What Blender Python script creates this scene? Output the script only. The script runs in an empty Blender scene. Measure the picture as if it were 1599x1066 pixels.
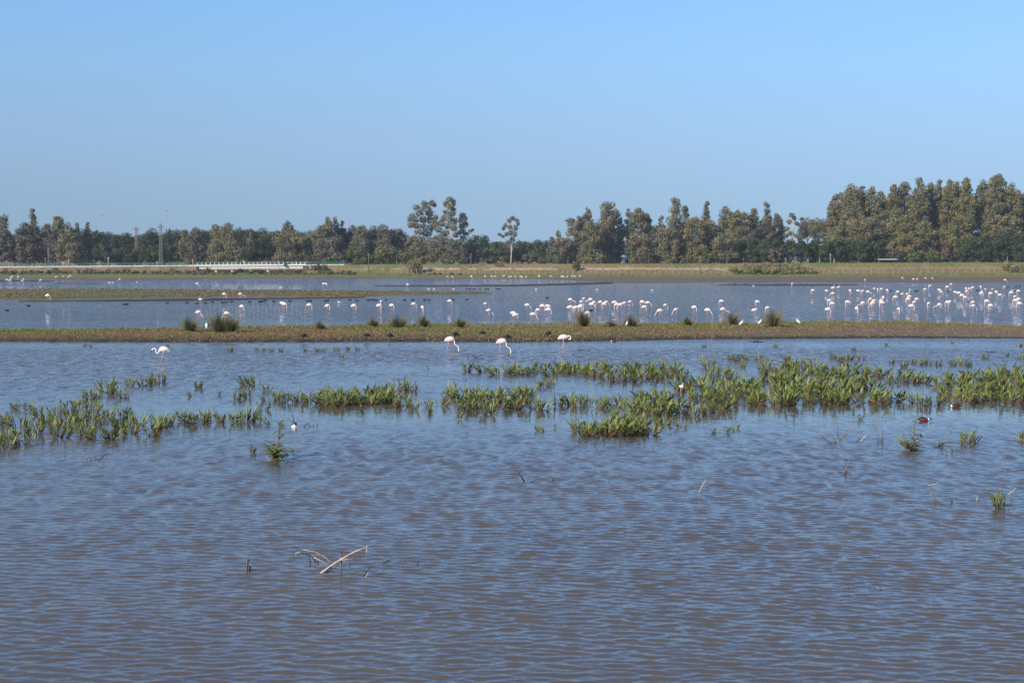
import bpy, math, random
import numpy as np
rnd = random.Random(7)
RG = np.random.default_rng(11)
F = 2510.0; H = 5.8; YH = 403.0; CX = 799.5; CY = 533.0
PITCH = math.atan((CY - YH) / F)
SC = bpy.context.scene
COL = SC.collection

# ---------------------------------------------------------------- camera geometry
def ray(px, py):
    cx, cy, cz = (px - CX) / F, -(py - CY) / F, -1.0
    a = math.pi / 2 - PITCH
    return (cx, cy * math.cos(a) - cz * math.sin(a), cy * math.sin(a) + cz * math.cos(a))
def G(px, py, z=0.0):                       # point on the level z seen at a pixel of the photograph
    d = ray(px, py); t = (z - H) / d[2]
    return (d[0] * t, d[1] * t, z)
def P(px, py, Y):                           # point at distance Y
    d = ray(px, py); t = Y / d[1]
    return (d[0] * t, Y, H + d[2] * t)
def GN(px, py):                             # numpy ground point at z=0
    cx, cy, cz = (px - CX) / F, -(py - CY) / F, -1.0
    a = math.pi / 2 - PITCH
    dy = cy * math.cos(a) - cz * math.sin(a); dz = cy * math.sin(a) + cz * math.cos(a)
    t = -H / dz
    return cx * t, dy * t
def itp(x, pts):
    return np.interp(x, [p[0] for p in pts], [p[1] for p in pts])

# ---------------------------------------------------------------- tags
def tag(o, label=None, cat=None, group=None, kind=None):
    if label: o['label'] = label
    if cat: o['category'] = cat
    if group: o['group'] = group
    if kind: o['kind'] = kind
    return o
ORD = ['zeroth', 'first', 'second', 'third', 'fourth', 'fifth', 'sixth', 'seventh', 'eighth', 'ninth', 'tenth',
       'eleventh', 'twelfth', 'thirteenth', 'fourteenth', 'fifteenth', 'sixteenth', 'seventeenth', 'eighteenth', 'nineteenth', 'twentieth']
def ordn(n):
    if n <= 20: return ORD[n]
    t = n // 10; u = n % 10
    T = {2: 'twent', 3: 'thirt', 4: 'fort', 5: 'fift', 6: 'sixt'}[t]
    return T + 'ieth' if u == 0 else T + 'y-' + ORD[u]

# ---------------------------------------------------------------- mesh builder
class MB:
    def __init__(s):
        s.V = []; s.L = []; s.T = []; s.M = []; s.C = []; s.n = 0
    def add(s, V, faces, mi=0, col=None):
        V = np.asarray(V, float).reshape(-1, 3)
        if isinstance(faces, np.ndarray):
            L = (faces + s.n).ravel(); T = np.full(len(faces), faces.shape[1])
        else:
            L = np.array([i + s.n for f in faces for i in f]); T = np.array([len(f) for f in faces])
        s.V.append(V); s.L.append(L); s.T.append(T); s.M.append(np.full(len(T), mi))
        c = np.ones((len(V), 3)) if col is None else (np.tile(col, (len(V), 1)) if np.ndim(col) == 1 else col)
        s.C.append(c); s.n += len(V)
    def mesh(s, name, mats, smooth=False, color=False):
        V = np.concatenate(s.V); L = np.concatenate(s.L); T = np.concatenate(s.T); M = np.concatenate(s.M)
        me = bpy.data.meshes.new(name)
        me.vertices.add(len(V)); me.vertices.foreach_set('co', V.astype(np.float32).ravel())
        me.loops.add(len(L)); me.loops.foreach_set('vertex_index', L.astype(np.int32))
        me.polygons.add(len(T)); st = np.concatenate([[0], np.cumsum(T)[:-1]])
        me.polygons.foreach_set('loop_start', st.astype(np.int32)); me.polygons.foreach_set('loop_total', T.astype(np.int32))
        for m in mats: me.materials.append(m)
        me.polygons.foreach_set('material_index', M.astype(np.int32))
        me.polygons.foreach_set('use_smooth', np.full(len(T), smooth))
        if color:
            C = np.concatenate(s.C); a = me.color_attributes.new('Col', 'FLOAT_COLOR', 'POINT')
            a.data.foreach_set('color', np.concatenate([C, np.ones((len(C), 1))], 1).astype(np.float32).ravel())
        me.update(calc_edges=True); me.validate()
        return me
    def build(s, name, mats, parent=None, loc=None, smooth=False, color=False):
        if not isinstance(mats, (list, tuple)): mats = [mats]
        o = bpy.data.objects.new(name, s.mesh(name, mats, smooth, color)); COL.objects.link(o)
        if parent: o.parent = parent
        if loc is not None: o.location = loc
        return o
    def box(s, c, d, mi=0, rz=0, col=None):
        x, y, z = [v / 2 for v in d]; V = []
        for a, b, e in ((-x, -y, -z), (x, -y, -z), (x, y, -z), (-x, y, -z), (-x, -y, z), (x, -y, z), (x, y, z), (-x, y, z)):
            V.append((c[0] + a * math.cos(rz) - b * math.sin(rz), c[1] + a * math.sin(rz) + b * math.cos(rz), c[2] + e))
        s.add(V, [(0, 3, 2, 1), (4, 5, 6, 7), (0, 1, 5, 4), (1, 2, 6, 5), (2, 3, 7, 6), (3, 0, 4, 7)], mi, col)
    def tube(s, pts, rad, n=6, mi=0, col=None, sq=1.0):
        pts = np.array(pts, float); rad = np.array(rad, float) if np.ndim(rad) else np.full(len(pts), rad)
        V = []; up = np.array((0.0, 0.0, 1.0)); last = None
        for i in range(len(pts)):
            t = pts[min(i + 1, len(pts) - 1)] - pts[max(i - 1, 0)]; t = t / (np.linalg.norm(t) + 1e-9)
            if last is None:
                a = np.cross(t, (0.0, 1.0, 0.0))
                if np.linalg.norm(a) < 0.2: a = np.cross(t, (1.0, 0.0, 0.0))
            else: a = np.cross(last, t)
            a /= np.linalg.norm(a) + 1e-9; b = np.cross(t, a); b /= np.linalg.norm(b) + 1e-9; last = b
            for k in range(n):
                w = 2 * math.pi * k / n
                V.append(pts[i] + rad[i] * (math.cos(w) * a + sq * math.sin(w) * b))
        Fc = [(i * n + k, i * n + (k + 1) % n, (i + 1) * n + (k + 1) % n, (i + 1) * n + k) for i in range(len(pts) - 1) for k in range(n)]
        Fc.append(tuple(range(n - 1, -1, -1))); Fc.append(tuple((len(pts) - 1) * n + k for k in range(n)))
        s.add(V, Fc, mi, col)
    def bar(s, a, b, w, mi=0):
        s.tube([a, b], w, 4, mi)
def empty(name, loc, rz=0.0, sc=1.0):
    o = bpy.data.objects.new(name, None); COL.objects.link(o); o.location = loc; o.rotation_euler = (0, 0, rz)
    o.scale = (sc, sc, sc); o.empty_display_size = 0.3
    return o
def copy_tree(o, parent=None):
    c = o.copy(); COL.objects.link(c)
    if parent: c.parent = parent
    for k in ('label', 'category', 'group'):
        if k in c and not parent: del c[k]
    for ch in [q for q in bpy.data.objects if q.parent == o]: copy_tree(ch, c)
    return c

# ---------------------------------------------------------------- materials
def mat(name, col=(0.5, 0.5, 0.5), rough=0.8, var=0.0, vscale=4.0, use_col=False, spec=0.3, transl=0.0, bump=0.0, bscale=8.0, metal=0.0):
    m = bpy.data.materials.new(name); m.use_nodes = True; nt = m.node_tree; N = nt.nodes; L = nt.links
    b = N['Principled BSDF']; b.inputs['Roughness'].default_value = rough; b.inputs['Metallic'].default_value = metal
    b.inputs['Specular IOR Level'].default_value = spec
    src = None
    if use_col:
        a = N.new('ShaderNodeAttribute'); a.attribute_name = 'Col'; src = a.outputs['Color']
    else:
        r = N.new('ShaderNodeRGB'); r.outputs[0].default_value = (*col, 1); src = r.outputs[0]
    if var > 0:
        tc = N.new('ShaderNodeTexCoord'); no = N.new('ShaderNodeTexNoise'); no.inputs['Scale'].default_value = vscale; no.inputs['Detail'].default_value = 4
        L.new(tc.outputs['Object'], no.inputs['Vector'])
        mr = N.new('ShaderNodeMapRange'); mr.inputs['From Min'].default_value = 0.3; mr.inputs['From Max'].default_value = 0.7
        mr.inputs['To Min'].default_value = 1 - var; mr.inputs['To Max'].default_value = 1 + var
        L.new(no.outputs['Fac'], mr.inputs['Value'])
        vm = N.new('ShaderNodeVectorMath'); vm.operation = 'SCALE'; L.new(src, vm.inputs[0]); L.new(mr.outputs[0], vm.inputs['Scale']); src = vm.outputs[0]
    L.new(src, b.inputs['Base Color'])
    if bump > 0:
        tc = N.new('ShaderNodeTexCoord'); no = N.new('ShaderNodeTexNoise'); no.inputs['Scale'].default_value = bscale; no.inputs['Detail'].default_value = 5
        L.new(tc.outputs['Object'], no.inputs['Vector']); bu = N.new('ShaderNodeBump'); bu.inputs['Strength'].default_value = bump
        bu.inputs['Distance'].default_value = 0.1
        L.new(no.outputs['Fac'], bu.inputs['Height']); L.new(bu.outputs[0], b.inputs['Normal'])
    if transl > 0:
        t = N.new('ShaderNodeBsdfTranslucent'); mx = N.new('ShaderNodeMixShader'); mx.inputs[0].default_value = transl
        L.new(src, t.inputs['Color']); L.new(b.outputs[0], mx.inputs[1]); L.new(t.outputs[0], mx.inputs[2])
        L.new(mx.outputs[0], N['Material Output'].inputs['Surface'])
    return m
M = dict(
    leaf=mat('tree_leaves', use_col=True, rough=0.7, transl=0.12, spec=0.2),
    bark=mat('pale_bark', (0.46, 0.42, 0.36), var=0.35, vscale=1.5),
    darkbark=mat('dark_bark', (0.11, 0.08, 0.06), var=0.3, vscale=2),
    blade=mat('plant_leaf', use_col=True, rough=0.5, transl=0.25, spec=0.35),
    stem=mat('reddish_stem', (0.16, 0.09, 0.05), var=0.3, vscale=9),
    cover=mat('ground_cover', use_col=True, rough=0.85, transl=0.1, spec=0.1),
    soil=mat('soil', use_col=True, rough=0.9, var=0.3, vscale=1.3, bump=0.4, bscale=3, spec=0.15),
    ground=mat('ground_base', (0.10, 0.08, 0.055), var=0.3, vscale=0.2),
    asphalt=mat('asphalt', (0.24, 0.22, 0.19), var=0.15, vscale=2),
    concrete=mat('pale_concrete', (0.62, 0.58, 0.5), var=0.15, vscale=1.2),
    whitepaint=mat('white_paint', (0.8, 0.79, 0.75), rough=0.5, var=0.06, vscale=3),
    greenrail=mat('green_rail_paint', (0.045, 0.2, 0.15), rough=0.45, var=0.15, vscale=2),
    darkgreen=mat('dark_green_paint', (0.015, 0.08, 0.035), rough=0.5, var=0.2),
    steel=mat('galvanised_steel', (0.27, 0.27, 0.28), rough=0.5, metal=0.3, var=0.1),
    rust=mat('weathered_steel', (0.34, 0.24, 0.16), rough=0.7, var=0.2),
    post=mat('weathered_post', (0.36, 0.31, 0.25), var=0.3, vscale=3),
    pole=mat('timber_pole', (0.2, 0.15, 0.11), var=0.3, vscale=2),
    twig=mat('dead_twig', (0.22, 0.17, 0.13), var=0.35, vscale=14),
    darktwig=mat('wet_dark_twig', (0.05, 0.035, 0.028), var=0.3, vscale=14, rough=0.5),
    paletwig=mat('bleached_branch', (0.62, 0.47, 0.32), var=0.25, vscale=14),
    fl_white=mat('flamingo_plumage', (0.91, 0.75, 0.69), rough=0.7, var=0.06, vscale=14),
    fl_pink=mat('flamingo_pink_feathers', (0.86, 0.5, 0.42), rough=0.7, var=0.12, vscale=20),
    fl_leg=mat('flamingo_leg_skin', (0.72, 0.33, 0.35), rough=0.5),
    fl_rose=mat('rosy_plumage', (0.92, 0.76, 0.70), rough=0.7, var=0.1, vscale=20),
    black=mat('black_plumage', (0.012, 0.012, 0.014), rough=0.5, spec=0.4),
    white=mat('white_plumage', (0.85, 0.83, 0.78), rough=0.7, var=0.05, vscale=14),
    grey=mat('grey_plumage', (0.2, 0.2, 0.21), rough=0.7),
    chestnut=mat('chestnut_plumage', (0.10, 0.028, 0.014), rough=0.6, var=0.15, vscale=20),
    brown=mat('brown_plumage', (0.3, 0.2, 0.13), rough=0.7, var=0.35, vscale=30),
    bottle=mat('bottle_green_plumage', (0.01, 0.06, 0.035), rough=0.35, spec=0.6),
    yellow=mat('yellow_bill', (0.6, 0.35, 0.08), rough=0.5),
    roofwhite=mat('pale_sheet_roof', (0.65, 0.65, 0.63), rough=0.5, var=0.06),
    wallgrey=mat('shed_wall', (0.06, 0.058, 0.05), var=0.15),
)

# ---------------------------------------------------------------- world, sun, camera
SUN_EL = math.radians(29); SUN_AZ_FROM = math.radians(224)      # compass style: 0 = +Y, clockwise; the sun stands behind left
w = bpy.data.worlds.new('World'); SC.world = w; w.use_nodes = True
wn = w.node_tree.nodes; wl = w.node_tree.links
sky = wn.new('ShaderNodeTexSky'); sky.sky_type = 'NISHITA'; sky.sun_disc = False
sky.sun_elevation = SUN_EL; sky.sun_rotation = SUN_AZ_FROM
sky.air_density = 1.0; sky.dust_density = 0.3; sky.ozone_density = 3.0; sky.altitude = 30
bg = wn['Background']; bg.inputs['Strength'].default_value = 0.15
# clear winter air: the sky is looked up a little above the true horizon and deepened with height
tcw = wn.new('ShaderNodeTexCoord'); adw = wn.new('ShaderNodeVectorMath'); adw.inputs[1].default_value = (0, 0, 0.12)
wl.new(tcw.outputs['Generated'], adw.inputs[0]); nnw = wn.new('ShaderNodeVectorMath'); nnw.operation = 'NORMALIZE'
wl.new(adw.outputs[0], nnw.inputs[0]); wl.new(nnw.outputs[0], sky.inputs[0])
sep = wn.new('ShaderNodeSeparateXYZ'); wl.new(tcw.outputs['Generated'], sep.inputs[0])
mz = wn.new('ShaderNodeMapRange'); mz.inputs['From Max'].default_value = 0.5; wl.new(sep.outputs['Z'], mz.inputs['Value'])
rp = wn.new('ShaderNodeValToRGB'); els = rp.color_ramp.elements
RP = [(0.0076, .636, .613, .631), (.0331, .744, .716, .71), (.0757, .961, .925, .912), (.1179, 1.054, 1.13, 1.119), (.1522, 1.06, 1.22, 1.28), (.30, .98, 1.28, 1.55), (.5, .62, .88, 1.15)]
while len(els) < len(RP): els.new(0.5)
for e, (z, r_, g_, b_) in zip(els, RP): e.position = z / 0.5; e.color = (r_ / 1.6, g_ / 1.6, b_ / 1.6, 1)
wl.new(mz.outputs[0], rp.inputs[0])
mu = wn.new('ShaderNodeVectorMath'); mu.operation = 'MULTIPLY'; wl.new(sky.outputs[0], mu.inputs[0]); wl.new(rp.outputs[0], mu.inputs[1])
mu2 = wn.new('ShaderNodeVectorMath'); mu2.operation = 'SCALE'; mu2.inputs['Scale'].default_value = 1.6; wl.new(mu.outputs[0], mu2.inputs[0])
wl.new(mu2.outputs[0], bg.inputs['Color'])
sd = bpy.data.lights.new('sun', 'SUN'); sd.energy = 5.0; sd.angle = math.radians(0.53); sd.color = (1.0, 0.9, 0.76)
so = bpy.data.objects.new('sun', sd); COL.objects.link(so)
from mathutils import Vector
sdir = Vector((math.sin(SUN_AZ_FROM) * math.cos(SUN_EL), math.cos(SUN_AZ_FROM) * math.cos(SUN_EL), math.sin(SUN_EL)))
so.rotation_euler = sdir.to_track_quat('Z', 'Y').to_euler(); so.location = sdir * 50
cd = bpy.data.cameras.new('camera'); co = bpy.data.objects.new('camera', cd); COL.objects.link(co)
cd.sensor_width = 36; cd.lens = F / 1599 * 36; cd.clip_end = 20000; cd.clip_start = 0.5
co.location = (0, 0, H); co.rotation_euler = (math.pi / 2 - PITCH, 0, 0); SC.camera = co
SC.view_settings.view_transform = 'Standard'; SC.view_settings.look = 'None'; SC.view_settings.exposure = 0; SC.view_settings.gamma = 1
SC.render.resolution_x = 1024; SC.render.resolution_y = 682

# ---------------------------------------------------------------- noise helper (numpy value noise)
def vnoise(x, y, seed=0):
    x = np.asarray(x, float); y = np.asarray(y, float)
    xi = np.floor(x).astype(np.int64); yi = np.floor(y).astype(np.int64); fx = x - xi; fy = y - yi
    def h(a, b):
        n = (a * 374761393 + b * 668265263 + seed * 974634777) & 0x7fffffff
        n = ((n ^ (n >> 13)) * 1274126177) & 0x7fffffff
        return ((n ^ (n >> 16)) & 0xffff) / 65535.0
    ux = fx * fx * (3 - 2 * fx); uy = fy * fy * (3 - 2 * fy)
    return (h(xi, yi) * (1 - ux) + h(xi + 1, yi) * ux) * (1 - uy) + (h(xi, yi + 1) * (1 - ux) + h(xi + 1, yi + 1) * ux) * uy
def fbm(x, y, seed=0, o=4):
    s = 0; a = 0.5; t = 0
    for i in range(o):
        s = s + a * vnoise(x, y, seed + i); t += a; a *= 0.5; x = x * 2.03; y = y * 2.03
    return s / t
# ================================================================ water
def make_water():
    Ys = [13.0]
    while Ys[-1] < 110: Ys.append(Ys[-1] + 0.031 * (Ys[-1] / 20) ** 0.6)
    while Ys[-1] < 640: Ys.append(Ys[-1] * 1.012)
    Ys = np.array(Ys); NC = 760
    dY = np.gradient(Ys)
    t = np.linspace(-1, 1, NC)
    half = 0.40 * Ys + 6
    X = half[:, None] * t[None, :]; Y = np.repeat(Ys[:, None], NC, 1)
    # projected rows for the sheltered patches round the plants
    pyv = YH + F * H / Y; pxv = CX + F * X / Y
    calm = np.exp(-((pyv - 648) / 34.0) ** 2) * itp(pxv, [(-300, .5), (0, .5), (180, .75), (450, 1), (1600, .85)])
    calm = np.maximum(calm, 0.85 * np.exp(-((pyv - 606) / 26.0) ** 2) * itp(pxv, [(200, 0), (520, .9), (1600, .9)]))
    calm = np.maximum(calm, 0.75 * np.exp(-((pyv - 539) / 6.0) ** 2))
    calm = np.maximum(calm, 0.8 * np.exp(-((pyv - 577) / 9.0) ** 2) * itp(pxv, [(400, 0), (600, 1), (760, 1), (900, .6)]))
    calm = calm * (0.72 + 0.5 * fbm(X * 0.12, Y * 0.10, 5))
    gust = 0.55 + 0.5 * fbm(X * 0.07 + 3, Y * 0.035, 21) + 0.5 * fbm(X * 0.5 + 3, Y * 0.35, 23, 3)
    amp = np.clip(gust * (1 - 0.80 * np.clip(calm, 0, 1)), 0.1, 1.4)
    K = 110; tot = 0.152
    Z = np.zeros_like(X); DY = np.zeros_like(X); geo2 = np.zeros(len(Ys)); r = random.Random(3)
    for i in range(K):
        lam = 0.085 * (5.5 ** (r.random() ** 1.2))
        th = r.gauss(0.14, 0.34); si = tot * math.sqrt(2.0 / K)
        kx = 2 * math.pi / lam * math.sin(th); ky = 2 * math.pi / lam * math.cos(th)
        wgt = np.clip((lam / (dY * 3.0)) - 1, 0, 1)
        if wgt.max() <= 0: continue
        ph = kx * X + ky * Y + r.random() * 6.283; am = (si * lam / (2 * math.pi) * wgt)[:, None]
        Z += am * np.sin(ph); DY += am * np.cos(ph)
        geo2 += 0.5 * si * si * wgt ** 2
    geo2 *= 1
    Z *= amp; DY *= amp
    micro = np.sqrt(np.maximum(0.165 ** 2 * np.clip((Ys - 30) / 60, 0.45, 1.0 + 0.3 * (Ys > 150)) ** 2 - geo2, 0.0018))[:, None] * amp
    R = len(Ys)
    V = np.stack([X, Y + DY * 1.0, Z], -1).reshape(-1, 3)
    idx = np.arange(R * NC).reshape(R, NC)
    Q = np.stack([idx[:-1, :-1], idx[:-1, 1:], idx[1:, 1:], idx[1:, :-1]], -1).reshape(-1, 4)
    mb = MB(); mb.add(V, Q)
    m = bpy.data.materials.new('muddy_water'); m.use_nodes = True; nt = m.node_tree; N = nt.nodes; L = nt.links
    b = N['Principled BSDF']; b.inputs['IOR'].default_value = 1.33
    b.inputs['Roughness'].default_value = 0.012
    tc = N.new('ShaderNodeTexCoord')
    def noise(sx, sy, det, off, rough=0.6):
        mp = N.new('ShaderNodeMapping'); mp.inputs['Scale'].default_value = (sx, sy, 1); mp.inputs['Location'].default_value = (off, off * 0.7, 0)
        L.new(tc.outputs['Object'], mp.inputs['Vector'])
        n = N.new('ShaderNodeTexNoise'); n.noise_dimensions = '2D'; n.inputs['Scale'].default_value = 1.0; n.inputs['Detail'].default_value = det; n.inputs['Roughness'].default_value = rough
        L.new(mp.outputs[0], n.inputs['Vector']); return n
    # murky colour with slow variation
    nb = noise(0.15, 0.1, 3, 5)
    cr = N.new('ShaderNodeMix'); cr.data_type = 'RGBA'
    cr.inputs[6].default_value = (0.088, 0.076, 0.058, 1); cr.inputs[7].default_value = (0.13, 0.104, 0.078, 1)
    L.new(nb.outputs['Fac'], cr.inputs[0]); L.new(cr.outputs[2], b.inputs['Base Color'])
    # small ripples: a slope field added to the geometric normal
    at = N.new('ShaderNodeAttribute'); at.attribute_name = 'micro'
    n1 = noise(6.0, 12.0, 3, 0, 0.65); n2 = noise(1.5, 0.9, 5, 40, 0.8)
    def sl(n, k):
        s = N.new('ShaderNodeVectorMath'); s.operation = 'SUBTRACT'; L.new(n.outputs['Color'], s.inputs[0]); s.inputs[1].default_value = (0.5, 0.5, 0.5)
        q = N.new('ShaderNodeVectorMath'); q.operation = 'MULTIPLY'; L.new(s.outputs[0], q.inputs[0]); q.inputs[1].default_value = (k * 0.45, k, 0); return q
    a1 = sl(n1, 5.0); a2 = sl(n2, 6.5)
    ad = N.new('ShaderNodeVectorMath'); L.new(a1.outputs[0], ad.inputs[0]); L.new(a2.outputs[0], ad.inputs[1])
    sc = N.new('ShaderNodeVectorMath'); sc.operation = 'SCALE'; L.new(ad.outputs[0], sc.inputs[0]); L.new(at.outputs['Fac'], sc.inputs['Scale'])
    # normals leaned toward the viewer, imitating the reflection with far ripple faces hidden
    bi = N.new('ShaderNodeVectorMath'); bi.operation = 'SCALE'; bi.inputs[0].default_value = (0, -0.55, 0); L.new(at.outputs['Fac'], bi.inputs['Scale'])
    ad3 = N.new('ShaderNodeVectorMath'); L.new(sc.outputs[0], ad3.inputs[0]); L.new(bi.outputs[0], ad3.inputs[1])
    ge = N.new('ShaderNodeNewGeometry')
    ad2 = N.new('ShaderNodeVectorMath'); L.new(ge.outputs['Normal'], ad2.inputs[0]); L.new(ad3.outputs[0], ad2.inputs[1])
    nm = N.new('ShaderNodeVectorMath'); nm.operation = 'NORMALIZE'; L.new(ad2.outputs[0], nm.inputs[0]); L.new(nm.outputs[0], b.inputs['Normal'])
    o = mb.build('water', m, smooth=True)
    a = o.data.attributes.new('micro', 'FLOAT', 'POINT'); a.data.foreach_set('value', micro.ravel().astype(np.float32))
    tag(o, kind='structure')
make_water()

# lake bed / land below everything, out to the horizon
mb = MB(); mb.add([(-6000, -500, -0.6), (6000, -500, -0.6), (6000, 12000, -0.6), (-6000, 12000, -0.6)], [(0, 1, 2, 3)])
tag(mb.build('ground', M['ground']), kind='structure')

# ================================================================ strips of land given by near and far water line
def strip(name, top, bot, px0, px1, step, height, colf, ny=18, noise=0.6, mats=None):
    pxs = np.arange(px0, px1 + 1, step); n = len(pxs)
    xt, yt = GN(pxs, itp(pxs, top)); xb, yb = GN(pxs, itp(pxs, bot))
    j1 = (fbm(pxs * 0.06, pxs * 0, 3, 5) - 0.5) * noise; j2 = (fbm(pxs * 0.05, pxs * 0 + 9, 8, 5) - 0.5) * noise
    wdt = np.maximum(yt - yb, 0.01)
    # push the rims a little under the water
    vs = np.linspace(-0.04, 1.04, ny)
    V = []; C = []
    for v in vs:
        x = xb + (xt - xb) * v; y = yb + (yt - yb) * v + j1 * (1 - v) + j2 * v
        prof = np.minimum(np.minimum((v) * 6, (1 - v) * 8), 1.0)
        hgt = height(pxs, v) if callable(height) else height
        z = np.where(prof < 0, -0.12, hgt * np.sin(np.clip(prof, 0, 1) * math.pi / 2)) + (fbm(x * 0.5, y * 0.5, 12) - 0.5) * 0.14 * np.clip(prof, 0, 1) - 0.02
        V.append(np.stack([x, y, z], -1)); C.append(colf(pxs, v, x, y))
    V = np.array(V); C = np.array(C)
    idx = np.arange(ny * n).reshape(ny, n)
    Q = np.stack([idx[:-1, :-1], idx[:-1, 1:], idx[1:, 1:], idx[1:, :-1]], -1).reshape(-1, 4)
    mb = MB(); mb.add(V.reshape(-1, 3), Q, col=C.reshape(-1, 3))
    o = mb.build(name, mats or M['soil'], smooth=True, color=True); tag(o, kind='structure')
    return V
def mixc(a, b, t):
    t = np.clip(np.asarray(t, float), 0, 1)[..., None]; return np.array(a) * (1 - t) + np.array(b) * t

SPT = [(-700, 523), (0, 522), (200, 520), (300, 518.5), (400, 516), (500, 514.5), (600, 511.5), (800, 510), (1000, 508.5), (1200, 506), (1400, 504), (1480, 505), (1560, 509.5), (1700, 513), (2100, 517)]
SPB = [(-700, 532), (0, 533), (200, 534.5), (400, 534.5), (700, 534), (800, 535), (900, 533.5), (1000, 532), (1100, 530), (1200, 530), (1400, 528.5), (1599, 529), (2100, 528)]
def spit_col(px, v, x, y):
    nz = fbm(x * 0.25, y * 0.25, 31); n2 = fbm(x * 1.3, y * 1.3, 37)
    g = mixc((0.13, 0.085, 0.045), (0.09, 0.10, 0.035), (nz - 0.35) * 3)
    g = mixc(g, (0.15, 0.085, 0.05), (n2 - 0.5) * 2.5)
    mud = itp(px, [(900, 0), (1150, .45), (1300, .7), (1700, 1)]) * (v < 0.62) 
    return mixc(mixc(g, (0.2, 0.14, 0.09), mud), (0.055, 0.045, 0.032), (v < 0.07) * 1.0)
SPV = strip('spit', SPT, SPB, -700, 2100, 4, lambda px, v: itp(px, [(0, .34), (1000, .32), (1300, .22), (1599, .12)]), spit_col, ny=34, noise=1.6)

MBT = [(-700, 451), (0, 452.5), (150, 452.3), (200, 453), (295, 453.5), (315, 455.5), (400, 455), (515, 455), (600, 456), (700, 457), (750, 457), (768, 458)]
MBB = [(-700, 472), (0, 468), (60, 468.5), (130, 467), (200, 466), (330, 464.5), (450, 464), (560, 464.5), (572, 463), (640, 461), (700, 460), (768, 458.6)]
def bank_col(px, v, x, y):
    nz = fbm(x * 0.05, y * 0.12, 41)
    c = mixc((0.19, 0.135, 0.085), (0.14, 0.135, 0.05), (nz - 0.42) * 4)
    return mixc(c, (0.15, 0.14, 0.05), (v > 0.75) * 0.8)
strip('mud_bank', MBT, MBB, -700, 768, 4, lambda px, v: itp(px, [(300, .35), (768, .15)]), bank_col, ny=16, noise=5)
# thin outer bars of wet mud
def wet(px, v, x, y): return mixc((0.05, 0.042, 0.028), (0.075, 0.07, 0.03), fbm(x * .1, y * .1, 4))
strip('mud_bar', [(30, 470.3), (100, 470), (200, 468), (330, 466.5), (450, 465.6), (572, 464.6)], [(30, 471), (200, 471), (330, 470), (400, 468), (500, 466.5), (572, 464.9)], 30, 572, 4, 0.14, wet, ny=6, noise=2)
strip('mud_bar', [(585, 446.2), (700, 445.2), (800, 444.5), (900, 442), (960, 440)], [(585, 446.8), (700, 447.3), (800, 447.3), (870, 446), (960, 443)], 585, 960, 4, 0.12, wet, ny=6, noise=4)
strip('mud_bar', [(1120, 444.6), (1180, 444.2), (1260, 443.6), (1340, 444.4)], [(1120, 445), (1180, 446.2), (1262, 446.6), (1340, 445)], 1120, 1340, 4, 0.1, wet, ny=6, noise=4)
strip('mud_bar', [(85, 442.2), (160, 442.6)], [(85, 442.8), (160, 443.6)], 85, 160, 4, 0.1, wet, ny=5, noise=2)
strip('mud_bar', [(-400, 437), (30, 437.2), (85, 438.5)], [(-400, 440.5), (30, 440), (85, 439.5)], -400, 85, 4, 0.1, wet, ny=5, noise=2)

# ================================================================ far bank with the road embankment
SHORE = [(-900, 434), (0, 433.6), (60, 434.2), (90, 438.2), (200, 438.8), (300, 437.2), (400, 435.4), (600, 435), (780, 435.4), (880, 437), (925, 441), (1000, 442.3), (1100, 441.8), (1200, 440.6), (1400, 441), (1599, 441), (2500, 441)]
MUDTOP = [(-900, 432), (0, 432), (90, 433), (600, 433), (850, 433.5), (1000, 432.5), (1599, 432.5), (2500, 432.5)]
ROADPY = [(-900, 420), (0, 416.8), (250, 415), (400, 413.9), (600, 412.7), (900, 412), (1100, 411.4), (1300, 410.4), (1599, 409.6), (2500, 408)]
BASEPY = [(-900, 425), (0, 425), (550, 426), (700, 428), (1200, 428.3), (1400, 427), (1599, 426), (2500, 425)]
YB, YR = 556.0, 569.0
def zroad(px): return H - (itp(px, ROADPY) - YH) * YR / F
def zbase(px): return H - (itp(px, BASEPY) - YH) * YB / F
BR0, BR1 = 309.0, 476.0                                # the bridge opening
def land_z(px, Y):
    zr = zroad(px)
    gap = ((px > BR0) & (px < BR1))
    t = np.clip((Y - YB) / (YR - YB), 0, 1)
    zb = zbase(px); open_ = np.clip(np.minimum((px - (BR0 - 2)) / 8, ((BR1 + 2) - px) / 8), 0, 1)
    z = zb + (zr - zb) * t
    z = z * (1 - open_) + open_ * (zb - 0.35)
    back = np.clip((Y - 578) / 6, 0, 1)
    return z * (1 - back) + (zr - 0.8) * back
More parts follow.
